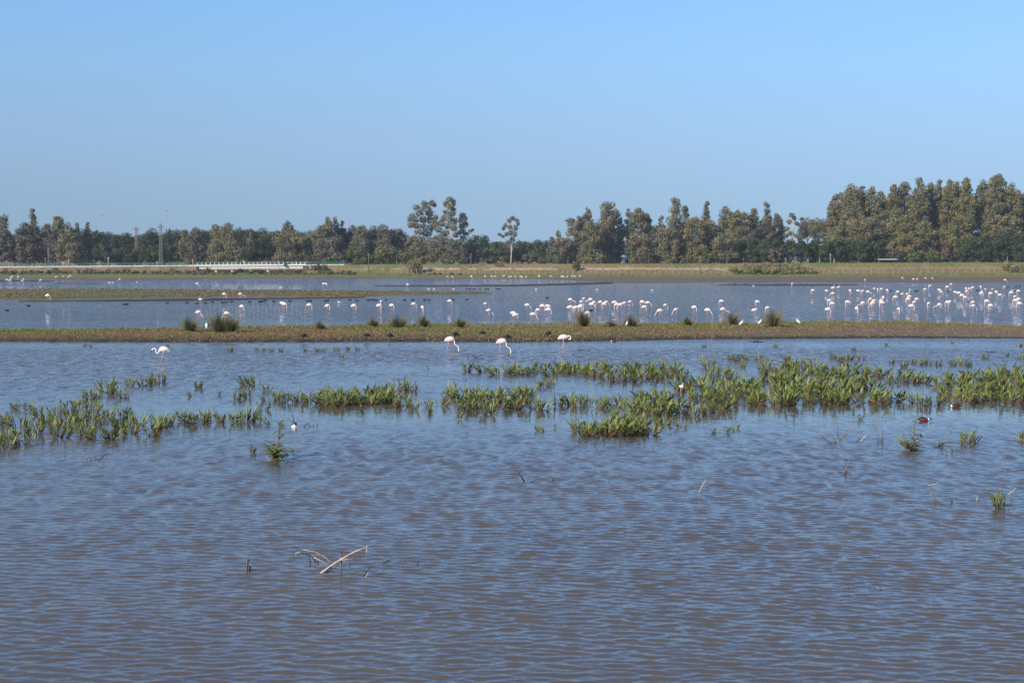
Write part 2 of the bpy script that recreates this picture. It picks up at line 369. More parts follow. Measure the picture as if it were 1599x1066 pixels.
def far_bank():
    pxs = np.arange(-900, 2501, 2.0); n = len(pxs)
    _, ys = GN(pxs, itp(pxs, SHORE)); ys = ys + (fbm(pxs * 0.05, pxs * 0, 71, 5) - 0.5) * 14
    rows = []; C = []
    ts = [-0.03, 0, .03] + list(np.linspace(0.08, 1, 22))
    for t in ts:
        Y = ys + (YB - ys) * t; z = np.where(t <= 0, -0.25 if t < 0 else 0.0, 0) + max(t, 0) ** 0.7 * zbase(pxs)
        z = z + (fbm(pxs * 0.1, Y * 0.05, 7) - 0.5) * 0.12 * min(max(t * 4, 0), 1)
        rows.append((Y, z))
    for Yv in list(np.linspace(YB, YR, 12)[1:]) + [570.5, 574, 577, 578, 580, 582, 584, 610, 700, 800, 1100, 2000, 5000]:
        Y = np.full(n, Yv); z = land_z(pxs, Y)
        if YB < Yv < YR: z = z + (fbm(pxs * 0.25, Y * 0.5, 17) - 0.5) * 0.35
        if Yv > 616: z = z - 0.0
        rows.append((Y, z))
    V = []
    for Y, z in rows:
        x = (pxs - CX) * Y / F
        V.append(np.stack([x, Y, z], -1))
        py = YH + F * (H - z) / Y
        n1 = fbm(x * 0.06, Y * 0.10, 51); n2 = fbm(x * 0.35, Y * 0.35, 57)
        mud = (py > itp(pxs, MUDTOP) + (n1 - 0.5) * 1.2)
        green = mixc((0.15, 0.19, 0.045), (0.24, 0.2, 0.07), (n1 - 0.4) * 3)
        c = mixc(green, mixc((0.16, 0.115, 0.085), (0.2, 0.15, 0.105), (n1 - .3) * 2), mud * 1.0)
        # embankment face
        u = np.clip((Y - YB) / (YR - YB), 0, 1)
        L_ = np.clip((560 - pxs) / 60, 0, 1)
        orange = mixc((0.38, 0.235, 0.13), (0.19, 0.16, 0.08), (n2 - 0.35) * 3)
        orange = mixc(orange, (0.5, 0.42, 0.3), (n2 - 0.72) * 9)
        right = mixc(mixc((0.16, 0.19, 0.055), (0.26, 0.2, 0.08), (n1 - 0.38) * 4), (0.30, 0.2, 0.095), (n2 - 0.5) * 3)
        tan = np.exp(-((u - 0.50 - (n1 - .5) * .2) / 0.09) ** 2) * itp(pxs, [(560, .4), (700, 1), (1000, .8), (1140, .6), (1200, .15), (1600, .2)])
        right = mixc(right, (0.6, 0.46, 0.27), tan * (n2 > 0.38)); low = (u < 0.4) * itp(pxs, [(560, 0), (650, .7), (1150, .8), (1599, .6)])
        right = mixc(right, (0.24, 0.14, 0.08), low * (n1 > 0.42))
        face = mixc(right, orange, L_)
        c = mixc(c, face, (u > 0.02) * 1.0)
        C.append(c)
    V = np.array(V); C = np.array(C); R = len(rows)
    idx = np.arange(R * n).reshape(R, n)
    Q = np.stack([idx[:-1, :-1], idx[:-1, 1:], idx[1:, 1:], idx[1:, :-1]], -1).reshape(-1, 4)
    mb = MB(); mb.add(V.reshape(-1, 3), Q, col=C.reshape(-1, 3))
    tag(mb.build('far_bank', M['soil'], smooth=True, color=True), kind='structure')
    # the road on top
    mb = MB(); V = []
    for Yv in (569.6, 576.6):
        V += [((p - CX) * Yv / F, Yv, float(zroad(p)) + 0.06) for p in pxs[::5]]
    k = len(pxs[::5]); mb.add(V, [(i, i + 1, k + i + 1, k + i) for i in range(k - 1)])
    tag(mb.build('road', M['asphalt']), kind='structure')
far_bank()
# ================================================================ trees
def rand_dirs(n):
    v = RG.normal(size=(n, 3)); return v / np.linalg.norm(v, axis=1)[:, None]
def leaves(mb, c, r, n, size, col, colv=0.18, out=1.7, shell=0.45, aspect=0.62):
    """n leaf sprays through an ellipsoid lobe, facing more or less outward"""
    d = rand_dirs(n); rad = shell + (1 - shell) * RG.random(n) ** 0.6; rad *= 1 + 0.10 * RG.normal(size=n)
    p = np.array(c) + d * rad[:, None] * np.array(r)
    nr = d * out + rand_dirs(n); nr /= np.linalg.norm(nr, axis=1)[:, None]
    t = np.cross(nr, rand_dirs(n)); t /= np.linalg.norm(t, axis=1)[:, None] + 1e-9; b = np.cross(nr, t)
    s = size * (0.6 + 0.8 * RG.random(n))[:, None]
    V = np.stack([p - t * s, p + b * s * aspect, p + t * s, p - b * s * aspect], 1).reshape(-1, 3)
    Q = np.arange(n * 4).reshape(n, 4)
    cc = np.array(col) * (1 + colv * RG.normal(size=(n, 1))); cc = np.clip(cc + RG.normal(size=(n, 3)) * 0.006, 0.01, 1)
    mb.add(V, Q, 0, np.repeat(cc, 4, 0))
def zland_at(px, Y):
    if Y < YB:
        ysh = float(GN(px, float(itp(px, SHORE)))[1]); return float(zbase(px)) * max((Y - ysh) / (YB - ysh), 0) ** 0.7
    return float(land_z(np.array([px]), np.array([Y]))[0])
PAL = dict(euc=[(0.15, 0.14, 0.07), (0.165, 0.15, 0.075), (0.13, 0.132, 0.07), (0.185, 0.142, 0.075)],
           eucy=[(0.155, 0.145, 0.05), (0.14, 0.14, 0.055), (0.18, 0.14, 0.055)],
           eucg=[(0.105, 0.11, 0.075), (0.125, 0.12, 0.08), (0.14, 0.115, 0.075)],
           pine=[(0.052, 0.066, 0.024), (0.066, 0.08, 0.03), (0.045, 0.056, 0.022)], reed=[(0.2, 0.175, 0.08), (0.16, 0.155, 0.065), (0.22, 0.17, 0.09)],
           pined=[(0.025, 0.035, 0.018), (0.03, 0.042, 0.02)],
           bush=[(0.10, 0.115, 0.04), (0.085, 0.10, 0.035)], olive=[(0.16, 0.14, 0.045), (0.13, 0.12, 0.045)],
           dry=[(0.14, 0.10, 0.06), (0.11, 0.085, 0.05)], red=[(0.15, 0.10, 0.07), (0.13, 0.09, 0.065)], scrub=[(0.075, 0.06, 0.04), (0.10, 0.075, 0.05), (0.06, 0.06, 0.03)])
TREES = []
def tree(px, ytop, w, Y=640, ybot=398, kind='euc', shape='col', lobes=None, name='eucalyptus_tree', gap=0.0, dens=1.0, lean=0, desc=None, ls=None):
    """px, ytop, w (width), ybot: the crown as seen in photo pixels; real size comes from the distance Y"""
    Y = Y - 31 if Y > 300 else Y
    w = w * ((1.42 if px > 1290 else 1.28) if kind.startswith('euc') and not lobes else 1.0); ybot = ybot + (5 if ybot > 395 and kind.startswith('euc') else 0)
    s = Y / F; x0, _, _ = P(px, 405, Y); zb = zland_at(px, Y)
    zt = P(px, ytop, Y)[2] - zb; zc = max(P(px, ybot, Y)[2] - zb, 0.3); W = w * s
    e = empty(name, (x0, Y, zb)); pal = PAL[kind]
    mb = MB(); hts = zt - zc; L = []
    if lobes:
        for (lx, ly, rx, ry) in lobes:
            q = P(px + lx, ly, Y)
            L.append(((lx * s, rnd.uniform(-.3, .3) * W, q[2] - zb), (rx * s, (rx + ry) / 2 * s, ry * s)))
    else:
        r0 = min(max(0.21 * W, 1.1), 2.4) if shape != 'pine' else min(max(0.2 * W, 1.2), 2.6)
        z = zt - r0 * 0.8
        while z > zc:
            u = (zt - z) / max(hts, 0.1)
            if shape == 'col': f = (min(1, 0.45 + 1.6 * u) if px < 1290 else math.sqrt(min(1, .12 + 2.6 * u))) * (1 - 0.25 * max(u - 0.6, 0))
            elif shape == 'cone': f = 0.30 + 0.72 * min(1, u * 1.5)
            elif shape == 'round': f = math.sqrt(max(1 - (2 * u - 1) ** 2, 0.12))
            elif shape == 'pine': f = math.sqrt(max(1 - (1 - min(u * 2.4 + .12, 1)) ** 2, 0.1))
            else: f = 1
            hw = max(W / 2 * f - r0 * 0.6, 0.1); k = max(1, int(round(hw * 2 / (r0 * 1.15))))
            for i in range(k):
                for dpt in range(2 if W > 5 else 1):
                    if rnd.random() < gap: continue
                    rr = r0 * rnd.uniform(0.7, 1.25) * (0.6 + 0.4 * min(1, u * 4))
                    L.append((((-hw + 2 * hw * ((i + .5) / k)) * 1.0 + rnd.uniform(-.35, .35) * r0 + lean * (zt - z) * -0.05,
                               rnd.uniform(-1, 1) * hw * 0.8, z + rnd.uniform(-.5, .5) * r0), (rr, rr, rr * rnd.uniform(0.75, 1.05))))
            z -= r0 * rnd.uniform(0.75, 1.1) * (0.6 + 0.4 * min(1, u * 4))
    if not L:
        zc = min(zc, zt * .3); L = [((rnd.uniform(-.3, .3) * W, rnd.uniform(-.3, .3), (zc + zt) / 2 * rnd.uniform(.8, 1.05)), (W * .36, W * .36, max((zt - zc) * .5, .3))) for _ in range(3)]
    lsz = ls or 0.31
    for c, r in L:
        col = np.array(rnd.choice(pal)) * rnd.uniform(0.92, 1.12) * 1.22
        vol = (r[0] * r[1] * r[2]) ** (2 / 3)
        leaves(mb, c, r, int((32 * vol + 14) * dens * (1.7 if lobes else 1) * (0.36 / lsz) ** 1.5), lsz, col)
    bark = M['bark'] if kind.startswith('euc') else M['darkbark']
    tb = MB(); H0 = zt * 0.86; tr = max(0.013 * zt, 0.09); bend = rnd.uniform(-.04, .04) * zt
    if shape == 'pine' : H0 = zt * 0.7
    tp = [(0, 0, -0.4), (bend * .3, 0, H0 * .3), (bend * .7, .2, H0 * .65), (bend, 0, H0)]
    tb.tube(tp, [tr * 1.3, tr, tr * .7, tr * .2], 7)
    for c, r in rnd.sample(L, min(len(L), 14)):
        z0 = min(max(c[2] - abs(c[0]) * 1.3 - 1.5, zt * 0.12), H0 * .9); f = z0 / H0
        a = (bend * f, 0.1, z0)
        if c[2] < z0 + .3: continue
        m = ((a[0] + c[0]) / 2 + rnd.uniform(-.2, .2), (a[1] + c[1]) / 2, a[2] * .45 + c[2] * .55)
        tb.tube([a, m, c], [tr * .55, tr * .32, tr * .12], 5)
    mb.build('crown', M['leaf'], parent=e, color=True)
    tb.build('trunk', bark, parent=e, smooth=True)
    TREES.append((px, e, kind, w, zt, desc, Y, name, ytop)); return e
T = tree
# --- far wood of stone pines behind (dome crowns), left and middle
def row(xs, tops, Y, w, kind='pine', shape='pine', ybot=404, name='stone_pine', desc=None):
    for x in xs: T(x, itp(x, tops) + rnd.uniform(-1.5, 1.5), w * rnd.uniform(1.35, 1.7), Y + rnd.uniform(-8, 8), ybot, kind, shape, name=name, desc=desc)
row(range(-60, 480, 21), [(-60, 366), (120, 361), (160, 362), (190, 366), (215, 363), (280, 361), (360, 358), (440, 361), (480, 363)], 700, 30)
row(range(486, 640, 26), [(480, 365), (600, 366), (640, 368)], 700, 34)
row(range(752, 880, 16), [(740, 384), (800, 380), (815, 377), (850, 378), (880, 384)], 715, 24)
row(range(1290, 1720, 42), [(1290, 378), (1600, 372)], 705, 50)
T(745, 369.5, 42, 672, 386, 'pine', 'pine', name='stone_pine', desc='broad domed stone pine behind the tall ragged trio')
T(776, 377, 19, 690, 385, 'pine', 'pine', name='stone_pine', desc='small umbrella shaped stone pine beside the lone ragged eucalyptus')
# --- nearer lower pines, left
for x, y, w_ in ((128, 375, 44), (160, 392, 34), (190, 387, 36), (215, 391, 30), (243, 383, 40), (276, 381, 40), (300, 386, 32)):
    T(x, y, w_, 640, 408, 'pine' if x > 140 else 'pined', 'pine', name='stone_pine')
for x, y, w_ in ((384, 376, 36), (410, 374, 40), (432, 380, 26)):  # dark shadow mass here, put into the blackish leaf colour
    T(x, y, w_, 650, 406, 'pined', 'pine', name='stone_pine')
# --- left eucalypts: px, top, width, Y, kind, shape
for a in ((5, 337, 30, 632, 'eucg', 'cone'), (-22, 350, 34, 636, 'euc', 'col'), (22, 368, 18, 640, 'eucg', 'col'), (40, 346, 26, 630, 'eucg', 'col'), (53, 326, 19, 640, 'euc', 'cone'), (73, 349, 24, 634, 'eucg', 'col'),
          (92, 335, 19, 645, 'euc', 'round'), (107, 348, 36, 622, 'euc', 'cone'), (122, 348, 12, 650, 'eucg', 'cone'), (136, 345, 14, 655, 'eucg', 'col'),
          (288, 357, 22, 640, 'euc', 'cone'), (305, 353, 30, 630, 'eucg', 'cone'), (337, 352, 28, 632, 'euc', 'cone'), (357, 351, 46, 622, 'euc', 'cone'),
          (393, 357, 16, 650, 'eucg', 'cone'), (450, 345, 22, 636, 'eucg', 'col'), (455, 362, 44, 626, 'euc', 'col'), (478, 366, 26, 628, 'euc', 'col'),
          (513, 337, 30, 634, 'euc', 'cone'), (500, 352, 26, 628, 'euc', 'col'), (525, 336, 16, 638, 'euc', 'cone'), (535, 344, 15, 640, 'eucg', 'col'), (515, 372, 44, 620, 'eucg', 'col'),
          (550, 350, 18, 642, 'eucg', 'col'), (564, 351, 20, 640, 'euc', 'round'), (575, 360, 22, 650, 'eucg', 'col'), (592, 353, 34, 645, 'eucg', 'round'), (620, 357, 26, 648, 'eucg', 'round'), (560, 368, 34, 632, 'eucg', 'col'), (600, 372, 34, 636, 'eucg', 'col')):
    T(a[0], a[1], a[2], a[3], 402 if a[5] != 'round' else 385, a[4], a[5])
# --- ragged trio in the middle, modelled from its visible lobes
T(663, 313, 46, 636, kind='euc', gap=.2, desc='wide ragged crowned eucalyptus, leftmost of the tall trio right of the bridge', lobes=[
    (0, 318, 6, 5), (11, 317, 6, 5), (-12, 324, 7, 5), (3, 326, 9, 6), (15, 320, 4, 4), (-8, 333, 7, 6), (8, 334, 8, 6), (-19, 338, 6, 5), (-23, 343, 4, 4), (-14, 343, 8, 6), (-2, 343, 8, 6), (9, 344, 8, 6),
    (18, 340, 5, 5), (-22, 352, 5, 5), (-13, 353, 7, 5), (-1, 353, 7, 5), (11, 355, 9, 6), (-9, 363, 8, 5), (4, 364, 9, 7), (17, 350, 6, 6), (-10, 375, 11, 7), (6, 377, 11, 8), (0, 390, 13, 9), (-14, 390, 8, 8), (14, 392, 9, 8)])
T(702, 308, 26, 630, kind='euc', desc='tallest eucalyptus of the ragged trio, standing in its middle', lobes=[
    (0, 312, 6, 5), (7, 317, 4, 6), (-6, 318, 5, 5), (1, 322, 7, 5), (6, 327, 5, 4), (-5, 331, 6, 5), (4, 334, 7, 5), (-1, 341, 8, 6), (-9, 341, 6, 5), (8, 345, 5, 6), (-14, 348, 6, 6), (-4, 352, 8, 6), (7, 356, 6, 6),
    (-17, 358, 7, 6), (-7, 364, 8, 6), (9, 367, 5, 5), (-14, 372, 9, 7), (-2, 378, 9, 8), (9, 381, 8, 7), (-8, 392, 12, 9), (8, 395, 10, 8)])
T(723, 332, 20, 634, kind='euc', desc='slim eucalyptus with a side branch, rightmost of the ragged trio', lobes=[
    (-1, 336, 6, 5), (4, 341, 4, 4), (-4, 344, 5, 5), (4, 349, 5, 4), (-2, 353, 6, 5), (6, 352, 3, 3), (-1, 361, 6, 5), (5, 365, 6, 3), (12, 361, 4, 2.5), (15, 359, 2.5, 2), (-6, 364, 4, 4), (0, 371, 6, 4), (-1, 382, 9, 6), (0, 394, 10, 8)])
for a in ((645, 366, 26, 645, 'eucg', 'col'), (652, 380, 26, 625, 'euc', 'col'), (685, 372, 34, 625, 'euc', 'col'), (712, 376, 28, 622, 'eucg', 'col'), (738, 380, 24, 640, 'eucg', 'col'), (755, 388, 26, 650, 'bush', 'round'), (775, 390, 22, 655, 'bush', 'round')):
    T(a[0], a[1], a[2], a[3], 404, a[4], a[5])
T(798, 337, 34, 628, kind='eucg', desc='lone thin eucalyptus with bare white trunk and ragged crown, standing apart', lobes=[
    (2, 341, 4.5, 4), (-3, 345, 4, 4), (9, 344, 3.5, 3), (11, 349, 3, 4), (-9, 352, 4, 4), (-2, 355, 4.5, 4), (7, 356, 4, 5), (-12, 357, 3, 3), (-18, 366, 3, 2.5), (-13, 369, 3.5, 2.5), (-7, 366, 3.5, 3), (-2, 364, 4, 4), (6, 366, 4, 5),
    (2, 374, 5, 4), (-4, 378, 4, 3), (5, 381, 3, 3)])
# --- centre right group
for a in ((862, 368, 16, 650, 'eucg', 'cone'), (872, 356, 16, 640, 'euc', 'cone'), (878, 372, 30, 630, 'eucg', 'col'), (892, 336, 32, 634, 'euc', 'cone'), (905, 337, 18, 640, 'eucg', 'col'), (917, 323, 20, 640, 'euc', 'col'),
          (946, 316, 36, 632, 'euc', 'cone'), (955, 318, 30, 640, 'euc', 'col'), (926, 345, 34, 624, 'euc', 'col'), (968, 340, 14, 645, 'eucg', 'col'), (980, 326, 14, 650, 'eucg', 'col'), (996, 322, 30, 640, 'euc', 'col'), (1010, 330, 18, 646, 'euc', 'col'),
          (1000, 362, 36, 628, 'euc', 'col'), (1032, 338, 14, 655, 'eucg', 'col'), (1024, 352, 22, 640, 'eucg', 'col'), (1054, 303, 32, 636, 'euc', 'cone'), (1070, 320, 24, 646, 'eucg', 'cone'), (1042, 352, 34, 626, 'euc', 'col'),
          (1085, 334, 32, 628, 'eucy', 'col'), (1103, 312, 20, 644, 'eucg', 'cone'), (1108, 340, 30, 634, 'euc', 'col'), (1134, 323, 28, 640, 'euc', 'col'), (1150, 326, 26, 632, 'eucy', 'col'), (1162, 330, 26, 642, 'euc', 'col'), (1176, 323, 20, 645, 'euc', 'col'),
          (1135, 358, 40, 624, 'euc', 'col'), (1170, 356, 28, 630, 'eucg', 'col'), (1197, 317, 22, 645, 'eucg', 'cone'), (1192, 340, 24, 650, 'eucg', 'col'), (1214, 333, 20, 655, 'eucg', 'col')):
    T(a[0], a[1], a[2], a[3], 404, a[4], a[5], gap=.12)
T(1238, 332, 30, 645, kind='euc', desc='sparse eucalyptus with see-through crown rising above the dark pine hedge', lobes=[(-1, 336, 5, 4), (3, 341, 4, 4), (-5, 346, 5, 4), (5, 349, 4, 4), (12, 342, 4, 3), (-9, 357, 5, 4), (-3, 364, 5, 4), (10, 352, 3, 3), (4, 368, 5, 4), (-12, 368, 5, 4), (10, 372, 6, 4), (-4, 378, 8, 5)])
T(1262, 345, 30, 650, 372, 'eucg', 'round'); T(1280, 344, 34, 645, 374, 'euc', 'round')
# --- big group on the right
for a in ((1303, 305, 20, 636, 'euc', 'col'), (1311, 300, 22, 644, 'euc', 'col'), (1330, 289, 30, 634, 'euc', 'col'), (1345, 291, 18, 642, 'eucg', 'col'), (1361, 291, 24, 636, 'euc', 'col'), (1375, 300, 22, 645, 'euc', 'col'),
          (1395, 288, 22, 636, 'eucy', 'col'), (1409, 283, 26, 640, 'euc', 'col'), (1434, 279, 26, 634, 'euc', 'col'), (1452, 284, 22, 640, 'eucy', 'col'), (1465, 280, 16, 646, 'euc', 'col'), (1480, 281, 22, 634, 'eucy', 'col'), (1492, 282, 20, 640, 'euc', 'col'),
          (1507, 275, 22, 630, 'eucy', 'col'), (1532, 279, 22, 634, 'euc', 'col'), (1550, 272, 24, 632, 'euc', 'col'), (1561, 273, 20, 640, 'eucy', 'col'), (1578, 286, 24, 634, 'eucy', 'col'), (1594, 300, 26, 642, 'eucg', 'col'), (1625, 296, 34, 640, 'euc', 'col'), (1660, 300, 36, 640, 'euc', 'col')):
    T(a[0], a[1], a[2], a[3], 392, a[4], a[5], gap=.06, dens=1.1)
for a in ((1322, 335, 40, 626, 'euc'), (1352, 340, 36, 624, 'euc'), (1388, 330, 38, 626, 'euc'), (1418, 334, 36, 622, 'eucy'), (1446, 345, 26, 622, 'euc'), (1500, 335, 34, 626, 'eucy'), (1575, 335, 32, 628, 'euc'), (1545, 345, 26, 630, 'euc')):
    T(a[0], a[1], a[2], a[3], 402, a[4], 'col', gap=.1)
# --- pine hedge and bushes in front of the trees
for i, x in enumerate(range(1176, 1372, 19)): T(x, 372 + rnd.uniform(-3, 4) + (3 if x > 1330 else 0), 26, 618 + rnd.uniform(-3, 4), 408, 'pine', 'round', name='young_pine')
for x, y, w_ in ((1508, 372, 34), (1532, 368, 36), (1560, 363, 40), (1590, 364, 38), (1620, 366, 36)): T(x, y, w_, 618, 408, 'pine', 'round', name='young_pine')
T(1477, 374, 18, 620, 406, 'red', 'col', name='bare_tree', desc='leafless reddish tree squeezed between tall eucalypts and young pines')
T(1210, 388, 24, 614, 408, 'red', 'round', name='bare_tree', desc='tangle of reddish bare branches at the foot of the pine hedge')
T(1463, 392, 36, 616, 409, 'bush', 'round', name='bush'); T(1400, 394, 30, 617, 409, 'scrub', 'round', name='bush'); T(1428, 393, 30, 616, 409, 'bush', 'round', name='bush')
for x, y, w_, k in ((557, 385, 36, 'bush'), (604, 384, 42, 'olive'), (578, 398, 34, 'bush'), (640, 396, 34, 'olive'), (668, 400, 30, 'dry'), (490, 400, 40, 'scrub'), (435, 402, 30, 'dry'), (330, 403, 26, 'dry'), (375, 404, 24, 'bush'), (515, 400, 28, 'bush'),
                    (700, 402, 28, 'bush'), (725, 403, 28, 'scrub'), (1065, 400, 14, 'red'), (1110, 393, 30, 'bush'), (1000, 400, 26, 'scrub'), (915, 402, 26, 'olive'), (850, 400, 30, 'bush'), (826, 398, 28, 'dry'), (785, 402, 18, 'dry'), (765, 403, 26, 'scrub')):
    T(x, y, w_, 616, 409, k, 'round', name='bush')
# shrubs on the near face of the bank and along its foot
for x, y, yb, w_, k, Yv in ((900, 407, 425, 14, 'bush', 592), (780, 409, 418, 16, 'bush', 597), (648, 407, 426, 30, 'reed', 588), (498, 413, 427, 26, 'dry', 590), (475, 416, 426, 20, 'scrub', 590)):
    lo = None if x != 900 else [(0, 412, 5, 4.5), (-3, 416, 4, 4), (3, 417, 4.5, 4), (0, 421, 4.5, 4), (-1, 424, 4, 2.5)]
    T(x, y, w_, Yv, yb - 2, k, 'round', lobes=lo, name='shrub', ls=.28, desc={900: 'rounded dark shrub standing alone on the embankment, shadow to its right', 780: 'low dark green shrub on the crest of the bank', 648: 'large brownish shrub in front of the fence and bank'}.get(x))
x = -60
while x < 560:
    w_ = rnd.uniform(8, 17); T(x, rnd.uniform(419.6, 423.8) + (1.0 if x > 400 else 0), w_, 548 + rnd.uniform(-10, 6), 431, rnd.choice(['scrub', 'scrub', 'dry', 'bush']), 'round', name='shrub', ls=.25); x += w_ * rnd.uniform(.45, .8)
for x, y in ((655, 426), (678, 425.5), (688, 425.5), (706, 426), (718, 427), (670, 429), (1570, 416), (54, 437)):
    T(x, y, 7, 555 if x < 1500 else 590, y + 4.5, 'scrub', 'round', name='shrub', ls=.22)
for x, y, w_ in ((1150, 417, 26), (1170, 412, 30), (1192, 411, 30), (1214, 410, 32), (1236, 412, 30), (1256, 418, 28), (1276, 423, 22), (1580, 412, 34), (1610, 410, 34)):
    T(x, y, w_, 578 + rnd.uniform(-2, 2), 428, 'reed', 'round', name='thicket', ls=.26, dens=1.3)
for x, y, w_ in ((1236, 418, 30), (1205, 417, 26), (1175, 419, 26)): T(x, y, w_, 572, 428, 'reed', 'round', name='thicket', ls=.26, dens=1.3)

# labels for trees
groups = {}
DES = dict(reed='straw-green', euc='olive', eucy='yellowish', eucg='greyish', pine='green', pined='blackish', bush='green', olive='yellow-olive', dry='brownish', red='reddish', scrub='dark brown')
def nounof(n): return n.replace('_', ' ')
for t in TREES:
    px, e, kind, wd, zt, desc, Yv, name, yt = t
    cat = 'shrub' if name in ('shrub', 'bush', 'thicket') else 'tree'
    if desc: tag(e, desc, cat, nounof(name) + 's along the far bank' if name != 'bare_tree' else None); continue
    if name == 'eucalyptus_tree':
        z = 'left of the pylon' if px < 250 else 'behind the bridge' if px < 545 else 'left of the trio' if px < 640 else 'below the trio' if px < 790 else 'in the centre-right grove' if px < 1240 else 'in the tallest grove' if px > 1290 else 'above the pine hedge'
    elif name == 'stone_pine':
        z = ('far behind' if Yv > 640 else 'close behind') + (' the bridge road' if px < 560 else ' the bushes' if px < 660 else ' the lone tree' if px < 1000 else ' the tallest grove')
    elif name == 'young_pine': z = 'in the pine hedge' if px < 1450 else 'at the right edge'
    elif name == 'bush': z = 'left of the lone tree' if px < 790 else 'beside the right road'
    elif name == 'thicket': z = 'on the right bank'
    else: z = 'at the embankment foot' if px < 600 else 'on the far shore grass'
    groups.setdefault((name, z, kind), []).append(t)
for (name, z, kind), ts in groups.items():
    ts.sort(key=lambda t: t[0])
    for i, t in enumerate(ts):
        n = f'{nounof(name)}' if name != 'bare_tree' else 'bare tree'
        lab = f'{DES[kind]} {n} {z}' + (f', {ordn(i + 1)} such one from left' if len(ts) > 1 else '')
        cat = 'shrub' if name in ('shrub', 'bush', 'thicket') else 'tree'
        tag(t[1], lab, cat, nounof(name) + 's along the far bank')

# ================================================================ bridge, barrier, poles, pylons, fence
def roadz(px): return float(zroad(px))
def XW(px, Y): return (px - CX) * Y / F
YE = 569.4
br = empty('road_bridge', (XW(392, YE), YE, 0.0)); ox, oy = XW(392, YE), YE
tag(br, 'low pale concrete road bridge on square piers over the dark channel', 'bridge')
def seg(mb, p0, p1, z0, z1, y0, y1, n=1):           # box running along the road between two pixels
    for i in range(n):
        a = p0 + (p1 - p0) * i / n; b = p0 + (p1 - p0) * (i + 1) / n
        V = [(XW(a, YE) - ox, y0, z0 + roadz(a)), (XW(b, YE) - ox, y0, z0 + roadz(b)), (XW(b, YE) - ox, y1, z0 + roadz(b)), (XW(a, YE) - ox, y1, z0 + roadz(a)),
             (XW(a, YE) - ox, y0, z1 + roadz(a)), (XW(b, YE) - ox, y0, z1 + roadz(b)), (XW(b, YE) - ox, y1, z1 + roadz(b)), (XW(a, YE) - ox, y1, z1 + roadz(a))]
        mb.add(V, [(0, 3, 2, 1), (4, 5, 6, 7), (0, 1, 5, 4), (1, 2, 6, 5), (2, 3, 7, 6), (3, 0, 4, 7)])
g = MB(); seg(g, 312, 474, -1.22, -.42, -.9, 8.6, 6); g.build('girder', M['concrete'], br)
g = MB(); seg(g, 297, 480, -.20, .22, -1.35, -.75, 8); pb = g.build('parapet_beam', M['whitepaint'], br)
g = MB(); seg(g, 300, 478, -.415, .04, -1.0, 8.6, 8); g.build('deck', M['concrete'], br)
for px in (308, 337.5, 363, 392, 418.5, 446):
    g = MB(); zt_ = roadz(px) - (1.22 if 312 < px < 474 else .42); wd = 0.9 if px in (308, 446) else .55
    g.box((XW(px, YE) - ox, .6, zt_ / 2 - .3), (wd * 1.4, 1.6, zt_ + .6)); pi_ = g.build('pier', M['concrete'], br); g = MB(); g.box((XW(px, YE) - ox, .4, zt_ - .14), (wd * 2.0, 2.2, .26)); g.build('pier_cap', M['concrete'], pi_)
for i, px in enumerate(np.arange(303, 478, 6.7)):
    g = MB(); g.box((XW(px, YE) - ox, -1.05, roadz(px) + .62), (.17, .2, .85)); g.build('railing_post', M['whitepaint'], pb)
g = MB(); g.box((XW(446.5, YE) - ox, -1.6, roadz(446) + .35), (.9, .5, 1.5)); g.build('sign_box', M['darkgreen'], br)
# long green barrier on a white kerb
def barrier(name, p0, p1, label, kerb=True):
    e = empty(name, (ox, oy, 0)); tag(e, label, 'barrier')
    if kerb:
        g = MB(); seg(g, p0, p1, -.45, .12, -.9, -.5, max(1, int((p1 - p0) / 20))); g.build('kerb_beam', M['whitepaint'], e)
    for k, (z0, z1) in enumerate(((.98, 1.13), (.64, .73), (.32, .41))):
        g = MB(); seg(g, p0, p1, z0, z1, -.74, -.62, max(1, int((p1 - p0) / 20))); g.build('rail', M['greenrail'], e)
    n = int((p1 - p0) / 5.2)
    for i in range(n + 1):
        px = p0 + (p1 - p0) * i / n
        g = MB(); g.box((XW(px, YE) - ox, -.66, roadz(px) + .66), (.16, .16, 1.16)); g.build('post', M['greenrail'], e)
    return e
barrier('guard_rail', -150, 296, 'long green guard rail with white kerb, left of the bridge')
barrier('guard_rail', 481, 538, 'short green guard rail with white kerb, right of the bridge')
YE2 = YE; 
e = empty('guard_rail', (ox, oy, 0)); tag(e, 'green guard rail along the far side of the bridge deck', 'barrier')
for z0, z1 in ((.95, 1.2), (.55, .7)):
    g = MB(); seg(g, 297, 480, z0, z1, 7.9, 8.05, 8); g.build('rail', M['greenrail'], e)
for px in np.arange(300, 480, 9):
    g = MB(); g.box((XW(px, YE) - ox, 7.97, roadz(px) + .6), (.14, .14, 1.2)); g.build('post', M['greenrail'], e)
# poles
def pole(px, ytop, ybot, Y, w, m, label, name='utility_pole', cat='pole', cap=True):
    Y -= 31
    a = P(px, ybot, Y); b = P(px, ytop, Y); h = b[2] - a[2]; e = empty(name, a); tag(e, label, cat)
    g = MB(); g.tube([(0, 0, -.4), (0, 0, h * .5), (0, 0, h)], [w * .62, w * .55, w * .45], 8); g.build('shaft', m, e, smooth=True)
    if cap: g = MB(); g.box((0, -.05, h - .25), (w * 3.2, w * .5, .16)); g.tube([(0, 0, h), (0, 0, h + .22)], .05, 5); g.build('crosspiece', m, e)
pole(169.3, 401.5, 423.5, 591, .32, M['post'], 'pale post on the orange slope left of the pylon')
pole(301.3, 405, 423, 589, .28, M['post'], 'pale post beside the left end of the bridge')
pole(434.5, 407, 424, 588, .26, M['post'], 'pale post in front of the bridge piers')
pole(575.8, 396, 424, 588, .24, M['pole'], 'dark timber pole rising before the green bushes right of bridge')
